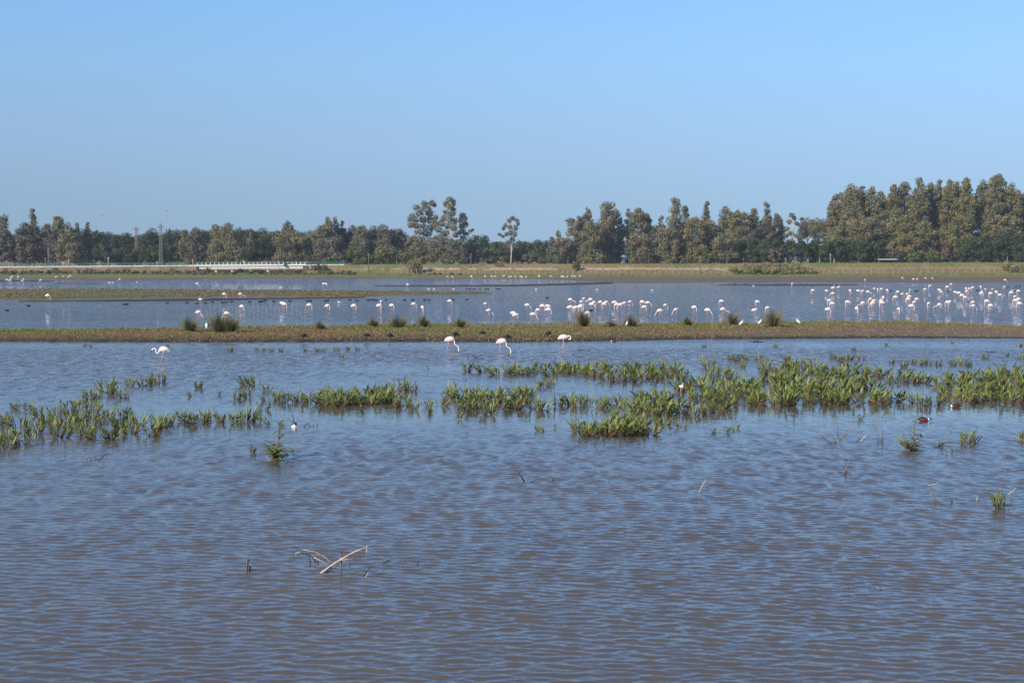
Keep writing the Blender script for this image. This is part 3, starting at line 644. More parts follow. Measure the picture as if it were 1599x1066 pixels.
pole(735.5, 396, 420, 594, .26, M['pole'], 'timber pole on the bank right of the ragged trio')
pole(1093.7, 401, 427, 588, .26, M['pole'], 'timber pole on the bank below the right-centre grove')
pole(1296.5, 396, 410, 608, .2, M['post'], 'thin pale pole in front of the dark pine hedge')
pole(75.5, 388, 412, 612, .22, M['steel'], 'slender pale mast left of the pylon behind the green rail')
pole(71, 402, 412, 612, .14, M['steel'], 'short pale mast close beside the taller slender mast', cap=False)
pole(1572.8, 401, 410, 609, .18, M['post'], 'short pale pole under pines near the right edge', cap=False)
for px, yt in ((98.5, 411), (245.5, 410.5), (380.5, 410)):
    a = P(px, 416, 570.2); e = tag(empty('marker_post', (a[0], 570.2, roadz(px))), f'small white marker post standing on the {"barrier left of the two masts" if px < 100 else "barrier beside the lattice pylon" if px < 300 else "bridge deck"}', 'marker')
    g = MB(); g.tube([(0, 0, 0), (0, 0, 1.2)], .07, 6); g.build('stake', M['whitepaint'], e); g = MB(); g.box((0, 0, 1.32), (.3, .15, .34)); g.build('head', M['whitepaint'], e)
# lattice pylons
def pylon(px, ytop, ybot, Y, m, label, wb):
    Y -= 31
    a = P(px, ybot, Y); b = P(px, ytop, Y); h = b[2] - a[2]; e = tag(empty('lattice_pylon', a), label, 'pylon')
    g = MB(); hh = h * .93
    def cn(z): wd = wb / 2 * (1 - .5 * z / hh); return [(-wd, -wd, z), (wd, -wd, z), (wd, wd, z), (-wd, wd, z)]
    n = 11; zs = [hh * i / n for i in range(n + 1)]
    for i in range(n):
        A, B = cn(zs[i]), cn(zs[i + 1])
        for k in range(4):
            g.bar(A[k], B[k], .06); g.bar(A[k], B[(k + 1) % 4], .028); g.bar(B[k], A[(k + 1) % 4], .028); g.bar(A[k], A[(k + 1) % 4], .03)
    g.build('mast', m, e)
    g = MB(); zc = h * .86; L = 1.15
    for y in (-.25, .25): g.bar((-L, y, zc), (L, y, zc), .08); g.bar((-L, y, zc), (0, y, zc - .8), .06); g.bar((L, y, zc), (0, y, zc - .9), .06)
    for q in range(-3, 4): g.bar((q * L / 3.2, -.25, zc), (q * L / 3.2, .25, zc), .05)
    ca = g.build('crossarm', m, e)
    for q in (-1, 0, 1):
        g = MB(); z0 = zc if q else h * .93; g.tube([(q * L * .93, 0, z0), (q * L * .93, 0, z0 + .3), (q * L * .93, 0, z0 + .7)], [.12, .16, .06], 6); g.build('insulator', M['steel'], ca)
pylon(251.5, 345, 412.5, 620, M['steel'], 'grey steel lattice pylon with one crossarm, behind the green barrier', 1.1)
pylon(213, 351.5, 390, 668, M['rust'], 'smaller rust-tinted lattice pylon rising out of the pine wood', 1.1)
# wooden fence on the green strip
FP = [600 + v / 7.895 for v in (-470, -410, -355, -293, -230, 95, 160, 220, 282, 343, 405, 470, 530, 600, 660, 725, 788, 852, 920, 985, 1050, 1115, 1182, 1245, 1312, 1378, 1442, 1510)] + \
     [800 + v / 7.895 for v in (0, 65, 130, 200, 268, 335, 407, 473, 543, 615, 685, 755, 827, 895, 963, 1037, 1110, 1180, 1250, 1323, 1400, 1472, 1545)] + \
     [1000 + v / 7.895 for v in (38, 108, 180, 250, 325, 400, 480, 558, 635, 715, 790, 873, 952, 1030)] + [1286, 1294.4, 1305, 1316.3, 1327, 1337.7, 1348.6, 1359.6, 1370.4, 1381, 1393] + \
     [1399 + v / 7.895 for v in (38, 122, 210, 303, 395, 487, 572, 660, 752, 843, 937, 1030, 1130, 1215, 1310, 1415, 1500)]
YF = 550.0
FP2 = [FP[0:5], FP[5:]]
fe = empty('post_fence', (0, YF, 0)); tag(fe, 'long wire fence of pale weathered wooden posts along the green far bank', 'fence')
k = 0
for px in FP:
    zb = float(zbase(px)) * 0.96; h = rnd.uniform(1.05, 1.85); w_ = rnd.uniform(.12, .22); k += 1
    g = MB(); lx = rnd.uniform(-.14, .14); g.tube([(0, 0, -.3), (lx, 0, h * .6), (lx * 1.5, 0, h)], [w_ * .5, w_ * .5, w_ * .42], 6)
    o = g.build('post', M['post'], fe, loc=(XW(px, YF), rnd.uniform(-.15, .15), zb))
for j in (.5, .95, 1.4):
    g = MB()
    for a, b in zip(FP[:-1], FP[1:]):
        if b - a > 30: continue
        g.tube([(XW(a, YF), 0, float(zbase(a)) * .96 + j), (XW(b, YF), 0, float(zbase(b)) * .96 + j)], .012, 3)
    g.build('wire', M['steel'], fe)
# white low sheds under the right trees
def shed(p0, p1, ytop, ybot, Y, label):
    Y -= 31
    a = P(p0, ybot, Y); b = P(p1, ytop, Y); W = b[0] - a[0]; h = b[2] - roadz(p0); z0 = roadz(p0) - .8
    e = tag(empty('shed', ((a[0] + b[0]) / 2, Y, z0)), label, 'shed'); h = b[2] - z0
    g = MB(); g.add([(-W / 2, -1.5, h - .25), (W / 2, -1.5, h - .25), (W / 2, 1.5, h), (-W / 2, 1.5, h), (-W / 2, -1.5, h - .16), (W / 2, -1.5, h - .16), (W / 2, 1.5, h + .08), (-W / 2, 1.5, h + .08)],
                   [(0, 3, 2, 1), (4, 5, 6, 7), (0, 1, 5, 4), (1, 2, 6, 5), (2, 3, 7, 6), (3, 0, 4, 7)]); g.build('roof', M['roofwhite'], e)
    g = MB(); g.box((0, 1.2, h / 2 - .15), (W * .94, .15, h - .25)); g.build('wall', M['wallgrey'], e)
shed(1371, 1400, 404.4, 408, 613, 'long low shed with pale roof glimpsed beneath the tallest grove')
#shed(1535, 1547, 402.8, 408, 613, 'small pale roofed shed half hidden by pines near right edge')
#shed(809, 819, 405, 411, 613, 'small pale shelter by the road right of the lone eucalyptus')

# thin winter haze over the marsh
hz = MB(); hz.box((0, 430, 23), (1600, 940, 49)); ho = hz.build('haze', M['ground']); tag(ho, kind='stuff')
hm = bpy.data.materials.new('haze_air'); hm.use_nodes = True; hn = hm.node_tree
for n_ in list(hn.nodes):
    if n_.type != 'OUTPUT_MATERIAL': hn.nodes.remove(n_)
pv = hn.nodes.new('ShaderNodeVolumePrincipled'); pv.inputs['Color'].default_value = (0.72, 0.84, 1.0, 1); pv.inputs['Density'].default_value = 0.00012
pv.inputs['Anisotropy'].default_value = 0.0
hn.links.new(pv.outputs[0], [n_ for n_ in hn.nodes if n_.type == 'OUTPUT_MATERIAL'][0].inputs['Volume'])
ho.data.materials.clear(); ho.data.materials.append(hm)
# ================================================================ birds
def seglist(*tubes): return tubes
def loft_bird(name, parts, mats, voxel=0.011):
    """parts: list of (pts, radii, material index, flatten). One closed skin round all of them (voxel remesh), coloured by the nearest limb."""
    mb = MB()
    for pts, rad, mi, sq in parts:
        # densify
        p = np.array(pts, float); t = np.linspace(0, len(p) - 1, (len(p) - 1) * 4 + 1)
        def cr(a):
            a = np.asarray(a, float); out = []
            for u in t:
                i = min(int(u), len(a) - 2); f = u - i
                a0, a1, a2, a3 = a[max(i - 1, 0)], a[i], a[i + 1], a[min(i + 2, len(a) - 1)]
                out.append(0.5 * (2 * a1 + (a2 - a0) * f + (2 * a0 - 5 * a1 + 4 * a2 - a3) * f * f + (3 * a1 - a0 - 3 * a2 + a3) * f ** 3))
            return np.array(out)
        mb.tube(cr(p), np.maximum(cr(rad), 0.004), 10, mi, sq=sq)
    o = mb.build(name + '_src', mats)
    md = o.modifiers.new('r', 'REMESH'); md.mode = 'VOXEL'; md.voxel_size = voxel; md.use_smooth_shade = True
    dg = bpy.context.evaluated_depsgraph_get(); me = bpy.data.meshes.new_from_object(o.evaluated_get(dg))
    bpy.data.objects.remove(o)
    me.name = name; me.materials.clear()
    for m in mats: me.materials.append(m)
    n = len(me.polygons); ce = np.empty(n * 3); me.polygons.foreach_get('center', ce); ce = ce.reshape(-1, 3)
    best = np.full(n, 1e9); mi = np.zeros(n, int)
    for pts, rad, m, sq in parts:
        p = np.array(pts, float)
        for i in range(len(p) - 1):
            d = p[i + 1] - p[i]; tt = np.clip(((ce - p[i]) @ d) / (d @ d + 1e-9), 0, 1)
            dist = np.linalg.norm(ce - (p[i] + tt[:, None] * d), axis=1) / max((rad[i] + rad[i + 1]) / 2, 0.006)
            k = dist < best; best[k] = dist[k]; mi[k] = m
    me.polygons.foreach_set('material_index', mi.astype(np.int32)); me.polygons.foreach_set('use_smooth', np.ones(n, bool))
    me.update(); return me
FM = [M['fl_white'], M['fl_pink'], M['fl_leg'], M['black']]
FR = [M['fl_rose'], M['fl_pink'], M['fl_leg'], M['black']]
def body(z=.72, tilt=0.0, x0=0): # head toward +x
    return ([(x0 - .36, 0, z - .06 - tilt), (x0 - .25, 0, z - tilt * .7), (x0 - .08, 0, z + .03), (x0 + .1, 0, z + .03), (x0 + .22, 0, z - .01 + tilt * .3), (x0 + .29, 0, z - .04 + tilt * .4)], [.02, .11, .168, .168, .12, .05], 0, .85)
def tailf(z=.72, tilt=0.0, x0=0): return ([(x0 - .18, 0, z - .07 - tilt * .6), (x0 - .34, 0, z - .09 - tilt), (x0 - .42, 0, z - .13 - tilt)], [.07, .045, .012], 1, .9)
def legs(z=.6, s=.12, x0=-.02):
    r = []
    for k in (-1, 1): r.append(([(x0, k * .05, z + .04), (x0 + k * s * .35 + .02, k * .05, z * .52), (x0 + k * s, k * .055, .0), (x0 + k * s * 1.1, k * .055, -.22)], [.035, .019, .016, .016], 2, 1))
    return r
def neck(pts, r=.034): return (pts, [r * 1.9, r * 1.25] + [r] * (len(pts) - 3) + [r * 1.05], 0, 1)
PO = {}
def pose(key, parts, rose=False, bill=None, voxel=.011):
    me = loft_bird('flamingo_body', parts, FR if rose else FM, voxel); bm = None
    if bill:
        g = MB(); g.tube(bill, [.022, .024, .02, .008][:len(bill)], 7, 0); bm = g.mesh('flamingo_bill', [M['black']], smooth=True)
    PO[key] = (me, bm)
pose('feed', [body(), tailf(), *legs(), neck([(.24, 0, .72), (.31, 0, .62), (.33, 0, .45), (.33, 0, .28), (.36, 0, .12), (.40, 0, .05)]), ([(.37, 0, .09), (.41, 0, .02)], [.05, .045], 0, .8)])
pose('feedclose', [body(tilt=.04), tailf(tilt=.04), *legs(s=.08), neck([(.22, 0, .70), (.30, 0, .56), (.27, 0, .40), (.24, 0, .24), (.27, 0, .10), (.31, 0, .04)]), ([(.28, 0, .09), (.32, 0, .02)], [.05, .045], 0, .8)])
pose('feedfar', [body(tilt=-.03), tailf(tilt=-.03), *legs(s=.15), neck([(.26, 0, .70), (.36, 0, .58), (.44, 0, .42), (.54, 0, .26), (.62, 0, .10), (.68, 0, .04)]), ([(.64, 0, .08), (.70, 0, .02)], [.05, .045], 0, .8)])
pose('up', [body(), tailf(), *legs(s=.06), neck([(.24, 0, .74), (.33, 0, .80), (.30, 0, .95), (.22, 0, 1.1), (.24, 0, 1.27), (.32, 0, 1.33)], .032), ([(.30, 0, 1.33), (.38, 0, 1.32)], [.05, .04], 0, .8)], bill=[(.40, 0, 1.31), (.45, 0, 1.28), (.47, 0, 1.22)])
pose('hero', [body(.74), tailf(.74), *legs(.62, .20), neck([(.26, 0, .70), (.33, 0, .56), (.42, 0, .50), (.50, 0, .58), (.50, 0, .72), (.56, 0, .81), (.66, 0, .80), (.73, 0, .73)], .038), ([(.70, 0, .77), (.77, 0, .69)], [.052, .042], 0, .8)], bill=[(.77, 0, .69), (.805, 0, .63), (.80, 0, .585), (.785, 0, .56)], voxel=.010)
pose('sfeed', [body(.78), tailf(.78), *legs(.66, .10, -.12), neck([(.24, 0, .74), (.30, 0, .62), (.30, 0, .48), (.38, 0, .40), (.50, 0, .34), (.56, 0, .22), (.58, 0, .08), (.56, 0, .03)], .036), ([(.58, 0, .10), (.56, 0, .02)], [.05, .04], 0, .8)], voxel=.010)
pose('preen', [body(.72), tailf(.72), *legs(.6, .05), neck([(.24, 0, .74), (.36, 0, .82), (.46, 0, .80), (.50, 0, .68), (.44, 0, .58), (.36, 0, .60)], .04), ([(.38, 0, .60), (.33, 0, .64)], [.05, .04], 1, .8)], rose=True, bill=[(.33, 0, .64), (.29, 0, .66), (.26, 0, .64)], voxel=.010)
pose('reach', [body(.70), tailf(.70), *legs(.58, .1), neck([(.24, 0, .68), (.34, 0, .50), (.44, 0, .42), (.56, 0, .46), (.68, 0, .44), (.78, 0, .30), (.82, 0, .22)], .036), ([(.80, 0, .28), (.83, 0, .2)], [.05, .04], 0, .8)], bill=[(.83, 0, .2), (.83, 0, .13), (.8, 0, .1)])
pose('rest', [body(.42), tailf(.42), *legs(.3, .03), neck([(.24, 0, .44), (.34, 0, .50), (.28, 0, .58), (.12, 0, .60), (.0, 0, .59)], .04), ([(.04, 0, .60), (-.04, 0, .58)], [.05, .04], 0, .8)])
FL = []
NAMEP = dict(feed='with neck hanging straight down', feedclose='with head tucked down between its legs', feedfar='with neck stretched down ahead', up='holding its head up', hero='striding with S-curved neck', sfeed='feeding', preen='preening', reach='with neck reaching forward', rest='resting low')
def flamingo(px, py, face='R', p=None, sc=1.0, z=0.0, zone=None, lab=None, sink=0.0):
    if p is None: p = rnd.choices(['feed', 'feedclose', 'feedfar'], [5, 3, 2])[0]
    me, bm = PO[p]; x, y, _ = G(px, py, z)
    e = empty('flamingo', (x, y, z - .02 - sink))
    yaw = {'R': 0, 'L': math.pi, 'F': -math.pi / 2, 'B': math.pi / 2}[face] + rnd.uniform(-.5, .5) * (0 if lab else 1)
    s = sc * rnd.uniform(.94, 1.06); e.scale = (s, s, s); e.rotation_euler = (0, 0, yaw)
    o = bpy.data.objects.new('body', me); COL.objects.link(o); o.parent = e
    if bm: b = bpy.data.objects.new('bill', bm); COL.objects.link(b); b.parent = e
    FL.append((px, py, face, p, zone, lab, e)); return e
# four near ones
flamingo(256, 563.2, 'L', 'hero', .85, lab='pink-winged flamingo striding left with S-curved neck, nearest at the left')
flamingo(703, 547.5, 'R', 'sfeed', .92, lab='white flamingo feeding below the spit with a black bird right behind its shoulder')
flamingo(784, 551, 'R', 'sfeed', .92, lab='white flamingo feeding below the spit, middle of the three near the pink one')
flamingo(880, 542.5, 'R', 'preen', .92, lab='rosiest flamingo, preening at the edge of the spit above the plants')
S = 7.895
def batch(x0, zone, lst, y0=395, sc=1.0):
    deep = 'shore' not in zone and 'rim' not in zone and 'shallows' not in zone
    for t in lst:
        cx, cy, f = t[:3]; p = t[3] if len(t) > 3 else None
        flamingo(x0 + cx / S, y0 + cy / S, f, p, sc * (.86 if deep else .85), zone=zone, sink=(.0 if p == 'rest' else .12) if deep else 0)
Z1 = 'in the shallows below the green rail'
batch(0, Z1, [(88, 362, 'R'), (122, 366, 'R'), (135, 333, 'L'), (150, 316, 'L'), (225, 320, 'L'), (275, 372, 'R'), (292, 348, 'L'), (500, 364, 'L'), (693, 320, 'R'), (780, 312, 'R'), (833, 304, 'B'), (848, 322, 'L'), (865, 305, 'L'), (950, 303, 'R', 'rest'), (1037, 303, 'L', 'rest'), (1477, 350, 'L')])
batch(0, 'at the rim of the long mud bank', [(590, 582, 'R', 'feed')], sc=1.15)
batch(200, 'at the rim of the long mud bank', [(898, 607, 'L', 'rest'), (1185, 556, 'R'), (1388, 556, 'R', 'reach')])
batch(200, 'in the upper left channel', [(850, 407, 'R'), ])
batch(400, 'in the upper left channel', [(832, 405, 'L'), (862, 407, 'R')]); batch(600, 'in the upper left channel', [(288, 412, 'L')])
Z2 = 'in the left half of the wide channel'
batch(200, Z2, [(1400, 706, 'R'), (868, 790, 'R', 'sfeed'), (1215, 800, 'L', 'feedfar')])
batch(400, Z2, [(325, 655, 'L', 'rest'), (350, 680, 'R'), (655, 692, 'R'), (880, 703, 'R'), (1205, 703, 'R'), (1515, 700, 'R', 'feedclose'), (1545, 650, 'F')])
batch(600, Z2, [(92, 693, 'R'), (365, 676, 'R'), (470, 724, 'F'), (808, 634, 'R'), (1250, 672, 'R'), (1292, 766, 'R')])
Z0 = 'along the far centre shore'
batch(600, Z0, [(780, 312, 'R'), (842, 314, 'R'), (1075, 314, 'R'), (1240, 309, 'R'), (1325, 312, 'R'), (1365, 310, 'R'), (1462, 308, 'B'), (1480, 303, 'L'), (1535, 308, 'F'), (1560, 313, 'L')])
batch(800, Z0, [(35, 314, 'F'), (103, 314, 'R'), (125, 317, 'B'), (172, 317, 'L'), (332, 314, 'L', 'up'), (475, 310, 'R'), (607, 312, 'R'), (630, 314, 'R'), (678, 312, 'B'), (738, 307, 'L'), (768, 312, 'R'), (832, 307, 'R')])
Z3 = 'in the loose group left of the centre tussock'
batch(800, Z3, [(12, 800, 'R'), (38, 806, 'R', 'rest'), (185, 690, 'R'), (255, 810, 'R', 'feedfar'), (318, 758, 'L'), (370, 707, 'R'), (440, 690, 'L', 'rest'), (445, 752, 'R')])
Z4 = 'in the dense cluster above the centre tussock'
batch(800, Z4, [(715, 614, 'R', 'reach'), (705, 718, 'R'), (722, 712, 'R', 'feedfar'), (780, 727, 'R'), (825, 720, 'R'), (845, 705, 'R'), (885, 603, 'R', 'reach'), (855, 648, 'R'), (960, 610, 'L', 'reach'), (978, 680, 'R'), (1008, 656, 'R'), (1085, 647, 'R'), (1130, 675, 'L'), (1160, 652, 'R'), (925, 792, 'R')])
Z5 = 'in the small bunch right of the centre cluster'
batch(800, Z5, [(1255, 640, 'R', 'rest'), (1290, 687, 'L'), (1343, 687, 'L'), (1385, 662, 'R', 'reach'), (1455, 648, 'R')]); batch(1000, Z5, [(22, 650, 'L'), (92, 660, 'R'), (48, 712, 'R')])
Z6 = 'in the open water right of centre'
batch(1000, Z6, [(240, 772, 'L'), (312, 692, 'R'), (440, 754, 'L'), (662, 718, 'R'), (828, 760, 'R'), (996, 637, 'L'), (1020, 745, 'R', 'reach'), (1440, 642, 'L'), (1405, 742, 'R', 'rest'), (1570, 735, 'L')])
Z7 = 'in the back rows of the right flock'
batch(1200, 'alone in the shallows before the right mud', [(295, 412, 'L')]); batch(1200, 'on the right mud shore', [(1188, 356, 'F')])
batch(1200, Z7, [(545, 497, 'L'), (718, 490, 'L', 'rest'), (793, 464, 'R', 'up'), (862, 454, 'R', 'up'), (1003, 498, 'F'), (790, 532, 'L'), (1108, 492, 'L', 'rest'), (1160, 507, 'L'), (1225, 507, 'R', 'reach'), (1308, 462, 'L', 'rest'), (1345, 484, 'F'), (1392, 477, 'L'), (1462, 490, 'F'), ])
Z8 = 'in the front rows of the right flock, left part'
batch(1200, Z8, [(752, 634, 'L'), (782, 667, 'L'), (732, 746, 'R'), (974, 652, 'L', 'feedclose'), (1085, 740, 'F'), (1165, 664, 'L', 'reach'), (1257, 610, 'L'), (1302, 620, 'R', 'rest'), (1290, 655, 'L'), (1278, 676, 'L'), (1390, 638, 'L'), (1412, 590, 'B'), (1402, 662, 'L'), (1562, 588, 'L')])
batch(1399, Z7, [(22, 512, 'L'), (82, 547, 'R'), (175, 490, 'F'), (140, 532, 'R', 'rest'), (360, 479, 'L'), (418, 437, 'L'), (535, 480, 'L', 'rest'), (560, 520, 'R'), (630, 447, 'L'), (680, 405, 'R', 'rest'), (732, 508, 'L', 'rest'), (775, 530, 'R'), (812, 550, 'R', 'rest'), (852, 587, 'L'), (860, 470, 'F'), (875, 510, 'R'), (905, 472, 'L'), (945, 460, 'L')])
Z9 = 'in the front rows of the right flock, right part'
batch(1399, Z8, [(165, 580, 'L'), (152, 614, 'L'), (255, 612, 'L'), (228, 655, 'L'), (190, 706, 'R'), (30, 740, 'F'), (408, 674, 'L'), (535, 682, 'L', 'reach'), (635, 652, 'L'), (668, 644, 'L')])
batch(1399, Z9, [(955, 705, 'R'), (950, 655, 'L', 'feedfar'), (1118, 642, 'L'), (1163, 694, 'L'), (1470, 630, 'L'), (1470, 565, 'R', 'rest'), (1512, 612, 'L'), (1520, 670, 'L')])
batch(1399, 'in the right flock near the photo edge', [(1042, 442, 'F'), (1065, 497, 'B', 'rest'), (1055, 533, 'R'), (1165, 537, 'L'), (1233, 517, 'F'), (1285, 555, 'R'), (1337, 447, 'L'), (1418, 527, 'L'), (1508, 502, 'L')])
batch(1399, 'on the right mud shore', [(80, 332, 'R'), (215, 347, 'R'), (262, 348, 'R'), (365, 337, 'R'), (450, 337, 'R'), (1345, 360, 'R')])
zn = {}
for t in FL: zn.setdefault(t[4], []).append(t)
for z, ts in zn.items():
    if z is None:
        for t in ts: tag(t[6], t[5], 'flamingo', 'flamingos wading in the marsh')
        continue
    ts.sort(key=lambda t: t[0])
    for i, t in enumerate(ts):
        nm = f', {ordn(i + 1)} from left' if len(ts) > 1 else ''
        wd = {'feed': 'head-down', 'feedclose': 'head-tucked', 'feedfar': 'forward-stooping', 'up': 'upright', 'reach': 'long-reaching', 'rest': 'hunched', 'sfeed': 'bent-necked'}[t[3]]
        tag(t[6], f'{wd} flamingo {z}{nm}', 'flamingo', 'flamingos wading in the marsh')

# --- other birds
def small_bird(name, parts, mats, bill=None, bm=None, voxel=.008):
    me = loft_bird(name + '_body', parts, mats, voxel); b = None
    if bill: g = MB(); g.tube(bill, [.013] * (len(bill) - 1) + [.004], 6, 0); b = g.mesh(name + '_bill', [bm or M['black']], smooth=True)
    return me, b
def put(kind, proto, px, py, rz, label, cat, group=None, z=0.0, sc=1.0):
    x, y, _ = G(px, py, z); e = empty(kind, (x, y, z), rz, sc)
    o = bpy.data.objects.new('body', proto[0]); COL.objects.link(o); o.parent = e
    if proto[1]: b = bpy.data.objects.new('bill', proto[1]); COL.objects.link(b); b.parent = e
    tag(e, label, cat, group); return e
coot = small_bird('coot', [([(-.21, 0, .05), (-.12, 0, .06), (0, 0, .05), (.1, 0, .05), (.16, 0, .05)], [.02, .07, .10, .085, .04], 0, 1), ([(.12, 0, .08), (.17, 0, .14), (.19, 0, .2)], [.045, .035, .035], 0, 1), ([(.19, 0, .2), (.23, 0, .2)], [.036, .024], 0, 1)], [M['black']], [(.24, 0, .2), (.29, 0, .185)], M['white'])
cootl = small_bird('standing_coot', [([(-.2, 0, .17), (-.1, 0, .2), (0, 0, .2), (.1, 0, .18), (.15, 0, .17)], [.02, .08, .10, .08, .04], 0, 1), ([(.1, 0, .2), (.18, 0, .13), (.24, 0, .08)], [.045, .035, .036], 0, 1),
                                    ([(0, -.04, .14), (.01, -.04, -.02)], [.018, .014], 0, 1), ([(0, .04, .14), (-.02, .04, -.02)], [.018, .014], 0, 1)], [M['black']], [(.25, 0, .08), (.29, 0, .05)], M['white'])
cuts = [(0, [(88, 714), (352, 657), (1525, 640), (1560, 638)]), (200, [(483, 624), (725, 619), (847, 628), (952, 623), (1040, 612), (1168, 616), (1212, 612), (1275, 606), (1497, 609)]),
        (400, [(45, 607), (70, 602), (108, 592), (218, 604), (417, 599), (625, 596), (667, 596), (855, 596), (880, 592), (1155, 584), (1243, 593), (1375, 587), (1412, 584), (1450, 582), (1483, 590)]),
        (600, [(25, 585), (252, 588), (350, 585), (495, 585), (550, 585), (848, 582), (1018, 580), (1020, 448), (1060, 448), (1105, 448), (1180, 449), (1250, 447), (1280, 448), (1385, 447), (1420, 447)]),
        (800, [(430, 560), (972, 715)]), (1000, [(1165, 385), (1300, 382)]), (1200, [(80, 392), (110, 390), (135, 394), (185, 392), (215, 390), (1510, 467)]), (1399, [(240, 472), (262, 474), (643, 479), (1005, 465), (1385, 417), (1480, 417), (1520, 417)])]
cl = {}
for x0, l in cuts:
    for cx, cy in l:
        px = x0 + cx / S; py = 395 + cy / S
        z = 'in the channel left of the rush tussocks' if px < 260 and py > 470 else 'in the line below the long mud bank' if py > 466 and px < 760 else 'beyond the mud bank tip' if px < 800 else 'near the centre flock' if px < 930 else 'at the right mud shallows' if py < 445.6 else 'amid the right flock'
        cl.setdefault(z, []).append((px, py))
for z, l in cl.items():
    l.sort()
    for i, (px, py) in enumerate(l): put('coot', coot, px, py, rnd.choice([0, math.pi]) + rnd.uniform(-.5, .5), f'small black waterbird swimming {z}, {ordn(i + 1)} from left', 'coot', 'black waterbirds swimming on the channels', sc=1.25)
spz = .33
for px, py, rz, l in ((474, 529, 0, 'black coot foraging on the spit, leftmost of those on land'), (573, 528, 0, 'black coot foraging on the spit below the two centre-left tussocks'), (609, 528.5, 0, 'black coot foraging on the spit beside another at its left'), (753, 524.5, math.pi, 'black coot on the spit between the two white feeding flamingos'),
                      (711, 526.5, 0.3, 'black bird standing right behind the shoulder of a feeding flamingo'), (793, 530.5, 0, 'black bird behind the head of the middle feeding flamingo'), (856, 525.5, math.pi, 'dark bird lying low on the spit left of the rosy flamingo')):
    z = .25
    put('coot', cootl, px, py, rz, l, 'coot', 'black birds on the grassy spit', z=z, sc=1.25)
egret = small_bird('egret', [([(-.2, 0, .2), (-.14, 0, .28), (-.02, 0, .38), (.06, 0, .47), (.08, 0, .52)], [.015, .07, .10, .075, .04], 0, .9), ([(.06, 0, .5), (.08, 0, .57), (.11, 0, .6)], [.045, .038, .035], 0, 1),
                              ([(-.03, -.03, .3), (-.02, -.03, 0)], [.02, .012], 1, 1), ([(-.03, .03, .3), (0, .03, 0)], [.02, .012], 1, 1)], [M['white'], M['grey']], [(.13, 0, .6), (.2, 0, .58)], M['yellow'])
for px, py, rz, l in ((979, 512.5, -1.2, 'white egret perched upright beside the wide tussock at centre'), (1158, 511, .2, 'white egret hunched on the spit, left of the pair by the right tussocks'), (1187, 509.5, .3, 'white egret hunched on the spit against the right large tussock'), (1246, 508.5, 2.8, 'white egret standing alone on the spit, farthest right')):
    put('egret', egret, px, py, rz, l, 'egret', 'white egrets on the grassy spit', z=.3, sc=.95)
heron = small_bird('heron', [([(-.1, 0, .3), (-.04, 0, .42), (0, 0, .6), (.03, 0, .74)], [.03, .11, .13, .07], 0, 1), ([(-.12, 0, .34), (-.08, 0, .5), (-.05, 0, .72), (-.02, 0, .8)], [.05, .12, .10, .05], 1, 1.1), ([(-.02, -.14, .45), (0, -.13, .6), (.0, -.08, .78)], [.03, .05, .05], 1, 1), ([(-.02, .14, .45), (0, .13, .6), (.0, .08, .78)], [.03, .05, .05], 1, 1),
                             ([(.02, 0, .76), (.06, 0, .84)], [.06, .05], 0, 1), ([(0, -.05, .3), (.01, -.06, 0)], [.03, .014], 1, 1), ([(0, .05, .3), (.01, .06, 0)], [.03, .014], 1, 1)], [M['white'], M['black']], [(.1, 0, .84), (.24, 0, .78)], M['yellow'])
put('heron', heron, 323, 519.6, -1.75, 'hunched pale heron with black shoulders standing between two rush tussocks', 'heron', z=.28, sc=.92)
duck = small_bird('duck', [([(-.3, 0, .1), (-.2, 0, .08), (-.1, 0, .07)], [.012, .05, .09], 0, 1), ([(-.14, 0, .06), (-.02, 0, .055), (.08, 0, .06)], [.09, .11, .10], 1, .95), ([(.09, 0, .06), (.17, 0, .06)], [.10, .06], 2, 1), ([(.16, 0, .08), (.24, 0, .10), (.30, 0, .10)], [.045, .045, .04], 3, 1), ([(-.2, 0, .15), (0, 0, .155)], [.03, .04], 0, 1)],
                   [M['black'], M['chestnut'], M['white'], M['bottle']], [(.33, 0, .09), (.37, 0, .07), (.41, 0, .05)], M['black'], .009)
put('duck', duck, 1443, 657.5, 0.05, 'shoveler duck with chestnut flank and green head swimming right, in open water', 'duck', 'ducks on the water', sc=.85)
put('duck', duck, 1491, 636, math.pi, 'chestnut and white duck half hidden at the edge of the right plant bed', 'duck', 'ducks on the water', sc=.85)
duckw = small_bird('white_duck', [([(-.22, 0, .1), (-.12, 0, .09), (0, 0, .09)], [.02, .08, .1], 0, 1), ([(-.02, 0, .06), (.1, 0, .06), (.17, 0, .06)], [.1, .1, .06], 1, 1), ([(.14, 0, .12), (.17, 0, .18), (.2, 0, .2)], [.05, .045, .04], 0, 1)], [M['black'], M['white']], [(.24, 0, .19), (.3, 0, .17)], M['black'])
put('duck', duckw, 459, 668, -1.0, 'black and white duck beside dead twigs, right of the leaning green plants', 'duck', 'ducks on the water', sc=.85)
put('duck', (small_bird('brown_duck', [([(-.26, 0, .1), (-.12, 0, .09), (.02, 0, .09), (.14, 0, .08)], [.015, .09, .11, .06], 0, 1), ([(.1, 0, .1), (.17, 0, .17), (.21, 0, .19)], [.05, .04, .04], 0, 1)], [M['brown']], [(.24, 0, .18), (.31, 0, .16)], M['yellow'])), 1226, 625.5, math.pi, 'brown duck sheltering behind leaves at the front of the right plant bed', 'duck', 'ducks on the water', sc=1.15)
put('duck', duck, 958, 534, math.pi, 'small reddish brown duck at the water edge right of the rosy flamingo', 'duck', 'ducks on the water', sc=.85)
